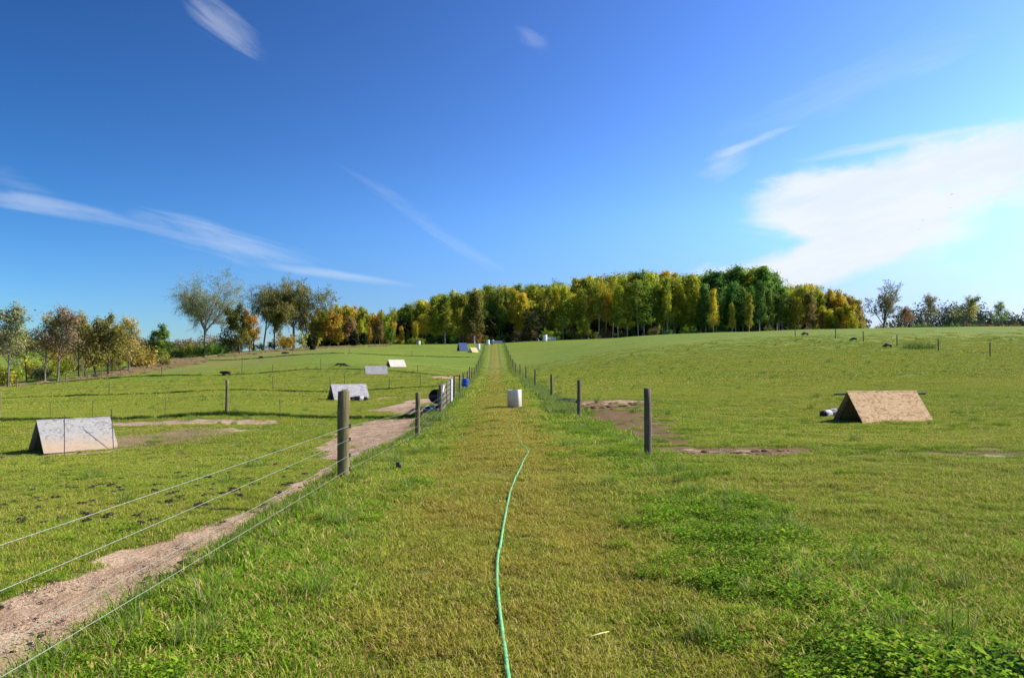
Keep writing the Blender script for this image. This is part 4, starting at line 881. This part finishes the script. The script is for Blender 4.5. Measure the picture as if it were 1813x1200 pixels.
# ------------------------------------------------------------------ pigs
def skin_mesh(name, verts, edges, radii, mat, root=0, sub=2):
    me = bpy.data.meshes.new(name+'_cage'); me.from_pydata(verts, edges, []); o = bpy.data.objects.new(name+'_cage', me); C.objects.link(o)
    o.modifiers.new('skin', 'SKIN'); sk = me.skin_vertices[0].data
    for i, r_ in enumerate(radii): sk[i].radius = (r_, r_) if not hasattr(r_, '__len__') else r_; sk[i].use_root = (i == root)
    sb = o.modifiers.new('sub', 'SUBSURF'); sb.levels = sub; sb.render_levels = sub
    dg = bpy.context.evaluated_depsgraph_get(); m2 = bpy.data.meshes.new_from_object(o.evaluated_get(dg)); bpy.data.objects.remove(o)
    m2.name = name; m2.materials.clear(); m2.materials.append(mat); m2.polygons.foreach_set('use_smooth', [True]*len(m2.polygons)); return m2
def pig_mesh(pose, mat):
    z = .42 if pose != 'lie' else .20; hz = {'stand': .46, 'graze': .20, 'lie': .20}[pose]
    V_ = [(-.48, 0, z+.02), (-.25, 0, z+.02), (.05, 0, z), (.30, 0, z), (.46, 0, (z+hz)/2+.02), (.60, 0, hz), (.76, 0, hz-.09 if pose != 'stand' else hz-.07)]
    E = [(i, i+1) for i in range(6)]; r_ = [.145, .19, .20, .185, .145, .115, .055]
    def chain(a, pts, rs_):
        k = a
        for p_, q in zip(pts, rs_): V_.append(p_); r_.append(q); E.append((k, len(V_)-1)); k = len(V_)-1
    for s in (-1, 1):
        if pose == 'lie':
            chain(3, [(.34, s*.17, .10), (.46, s*.19, .05), (.60, s*.18, .035)], [.07, .045, .032]); chain(0, [(-.44, s*.19, .11), (-.26, s*.24, .06), (-.14, s*.25, .035)], [.09, .05, .034])
        else:
            chain(3, [(.31, s*.12, .24), (.33, s*.12, .12), (.32, s*.12, .03)], [.075, .042, .036]); chain(0, [(-.44, s*.12, .27), (-.50, s*.12, .15), (-.46, s*.12, .03)], [.10, .045, .036])
        chain(5, [(.56, s*.11, hz+.09), (.63, s*.15, hz+.10)], [.040, .022])
    chain(0, [(-.62, 0, z+.08), (-.66, .04, z+.03)], [.018, .012])
    return skin_mesh('pig', V_, E, r_, mat, 2, 1)
pm = {('stand', 0): pig_mesh('stand', M['pig']), ('graze', 0): pig_mesh('graze', M['pig']), ('lie', 0): pig_mesh('lie', M['pig']), ('lie', 1): pig_mesh('lie', M['pigbelt']), ('graze', 1): pig_mesh('graze', M['pigbelt'])}
for pose, b, px, d, rz, s, lb in (
    ('lie', 1, 636, 49.3, 8, .85, 'black pig with white shoulders lying beside the middle left hut'),
    ('lie', 0, 1004, 33.3, 10, .82, 'black pig lying in the bare soil behind the right fence'),
    ('lie', 1, 1476, 26.3, 200, .66, 'black and white pig lying left of the orange tan hut'),
    ('lie', 1, 1489, 26.9, 175, .60, 'black and white pig half hidden behind the orange tan hut'),
    ('stand', 0, 404, 97, 172, 1.05, 'lone black pig behind the left wooden cross fence post'),
    ('graze', 0, 610, 104, 20, .85, 'black grazing pig, right of two below the yellow shrubs'), ('graze', 0, 601, 106, 190, .7, 'small black pig, left of two below the yellow shrubs'),
    ('lie', 0, 507, 170, 25, 1.2, 'black pig lying highest up the left paddock'), ('graze', 0, 465, 150, 150, .85, 'small dark pig grazing below the elms'),
    ('graze', 0, 1431, 118, 195, .95, 'black pig grazing furthest up the right field'), ('graze', 0, 1518, 98, 160, .7, 'small black pig between two posts in the right field'),
    ('graze', 0, 1580, 86, 190, .85, 'black pig grazing nearest the field posts on the right')):
    o = bpy.data.objects.new('pig', pm[(pose, b)]); C.objects.link(o); o.location = gp(px, d) - Vector((0, 0, .01)); o.rotation_euler = (0, 0, R(rz)); o.scale = (s, s, s); tag(o, lb, 'pig')
# ------------------------------------------------------------------ droppings, soil heaps, leaves, stick, birds
def lump(name, r, flat, m, seed, n=3):
    q = random.Random(seed); mb = MB()
    for k in range(n):
        cx, cy = q.uniform(-r, r)*.9, q.uniform(-r, r)*.6; rr_ = r*q.uniform(.45, .75); base = len(mb.v)
        for i in range(5):
            a = math.pi*i/8
            for j in range(8): b = 2*math.pi*j/8; w_ = 1+q.uniform(-.18, .18); mb.v.append(Vector((cx+rr_*math.cos(a)*math.cos(b)*w_, cy+rr_*math.cos(a)*math.sin(b)*w_, rr_*math.sin(a)*flat*w_)))
        for i in range(4):
            for j in range(8): a = base+i*8+j; b = base+i*8+(j+1) % 8; mb.f.append((a, b, b+8, a+8))
    me = bpy.data.meshes.new(name); me.from_pydata([tuple(v) for v in mb.v], [], mb.f); me.materials.append(m); me.polygons.foreach_set('use_smooth', [True]*len(mb.f)); return me
def back(px, py, h=0):
    d = 8.
    for _ in range(60): d = .5*d + .5*(CAMZ - tz1(gx(px, d), d) - h) * F / (py - HY)
    return gx(px, d), d
def drop(name, me, x, y, s, label, cat, group, sink=.004):
    o = bpy.data.objects.new(name, me); C.objects.link(o); o.location = (x, y, tz1(x, y)-sink); o.rotation_euler = (0, 0, fr.uniform(0, 6.28)); o.scale = (s, s, s); return tag(o, label, cat, group)
dm = [lump('dung', .055, .75, M['clod'], s, 4) for s in (1, 2, 3)]
dpix = [(62, 832), (105, 830), (134, 862), (22, 850), (72, 875), (88, 884), (196, 866), (215, 868), (213, 858), (282, 868), (328, 845), (333, 843), (346, 837), (398, 840), (410, 835), (395, 850), (430, 852), (300, 815), (275, 820), (205, 893), (162, 907), (178, 908), (254, 910), (20, 866), (155, 800), (95, 815), (360, 860), (275, 795), (300, 1015), (313, 1027), (270, 1020), (165, 1123), (45, 1145), (95, 1118), (12, 1075), (25, 1070), (362, 978), (330, 993), (345, 993), (597, 815), (588, 818), (455, 820), (446, 824)]
dpix += [(fr.uniform(5, 560), fr.uniform(805, 925)) for _ in range(135)]
for px, py in dpix:
    x, y = back(px, py)
    if x > -2.7 or y < 4: continue
    drop('dung', dm[fr.randrange(3)], x, y, fr.uniform(.65, 1.35)*min(1, max(.4, y/11)), 'small dark dropping lying on the grazed left paddock', 'dropping', 'droppings on the left paddock', -.022)
lm = lump('fallen_leaf', .03, .35, M['yleaf'], 9, 1)
for px, py, lb in ((174, 821, 'pale yellow leaf on the grass below the nearest left hut'), (76, 1010, 'pale leaf by the upper edge of the dirt track'), (262, 953, 'pale leaf where the dirt track meets the grass'), (556, 870, 'pale stone under the left fence wires'), (1480, 1003, 'single yellow leaf in the grass of the right field'), (1460, 891, 'tiny pale leaf in the right field below the soil patch')):
    x, y = back(px, py); drop('fallen_leaf', lm, x, y, 1.25, lb, 'leaf', 'fallen pale leaves', -.02)
sm_ = [lump('soil_heap', .16, .45, M['soil'], s, 7) for s in (21, 22, 23)]
for k in range(30):
    px = 1175 + 240*k/29 + fr.uniform(-6, 6); x, y = back(px, 801 + fr.uniform(-3, 6)); drop('soil_heap', sm_[k % 3], x, y, fr.uniform(.35, .75), 'clod of turned brown soil along the edge of the rooted patch', 'soil clod', 'soil clods right of the near post', .01)
for k in range(26):
    px = fr.uniform(1020, 1125); x, y = back(px, 716 + fr.uniform(-4, 9)); drop('soil_heap', sm_[k % 3], x, y, fr.uniform(.7, 1.3), 'heap of turned brown soil behind the resting pig', 'soil heap', 'soil heaps behind the right fence', .01)
x, y = back(1058, 1135); mb = MB(); mb.tube([(-.075, -.03, 0), (-.02, 0, .008), (.03, .03, .01), (.075, .07, .004)], [.004, .005, .0045, .003], 6)
o = mb.build('straw_stalk', M['yleaf'], None, True); o.location = (x, y, tz1(x, y)+.05); tag(o, 'pale curved stalk lying on the lane right of the hose', 'stalk')
def bird(px, py, d, rz, s, lb):
    e = thing('bird', lb, 'bird', (gx(px, d), d, CAMZ+(HY-py)*d/F), R(rz), 'birds in the sky', s)
    mb = MB(); mb.tube([(-.28, 0, 0), (-.2, 0, 0), (-.05, 0, .0), (.12, 0, .01), (.2, 0, .03), (.27, 0, .02)], [.05, .03, .075, .07, .045, .01], 8); mb.build('body', M['clod'], e, True)
    for q in (-1, 1):
        mb = MB(); mb.v += [Vector(v) for v in ((.1, q*.05, .02), (-.1, q*.05, .02), (-.12, q*.32, .16), (.09, q*.32, .18), (-.12, q*.68, .10))]; mb.v += [v-Vector((0, 0, .012)) for v in mb.v[:5]]
        mb.f += [(0, 1, 2, 3), (3, 2, 4), (8, 7, 6, 5), (9, 7, 8), (0, 3, 8, 5), (3, 4, 9, 8), (4, 2, 7, 9), (2, 1, 6, 7)]; mb.build('wing', M['clod'], e)
bird(1702, 338, 190, 30, .8, 'uppermost of the tiny birds over the white cloud'); bird(1699, 363, 195, 60, .6, 'second bird just below the uppermost one')
bird(1648, 385, 210, 10, .5, 'third tiny bird, low left of the upper two'); bird(1641, 402, 215, 80, .5, 'lowest of the four tiny birds over the cloud')
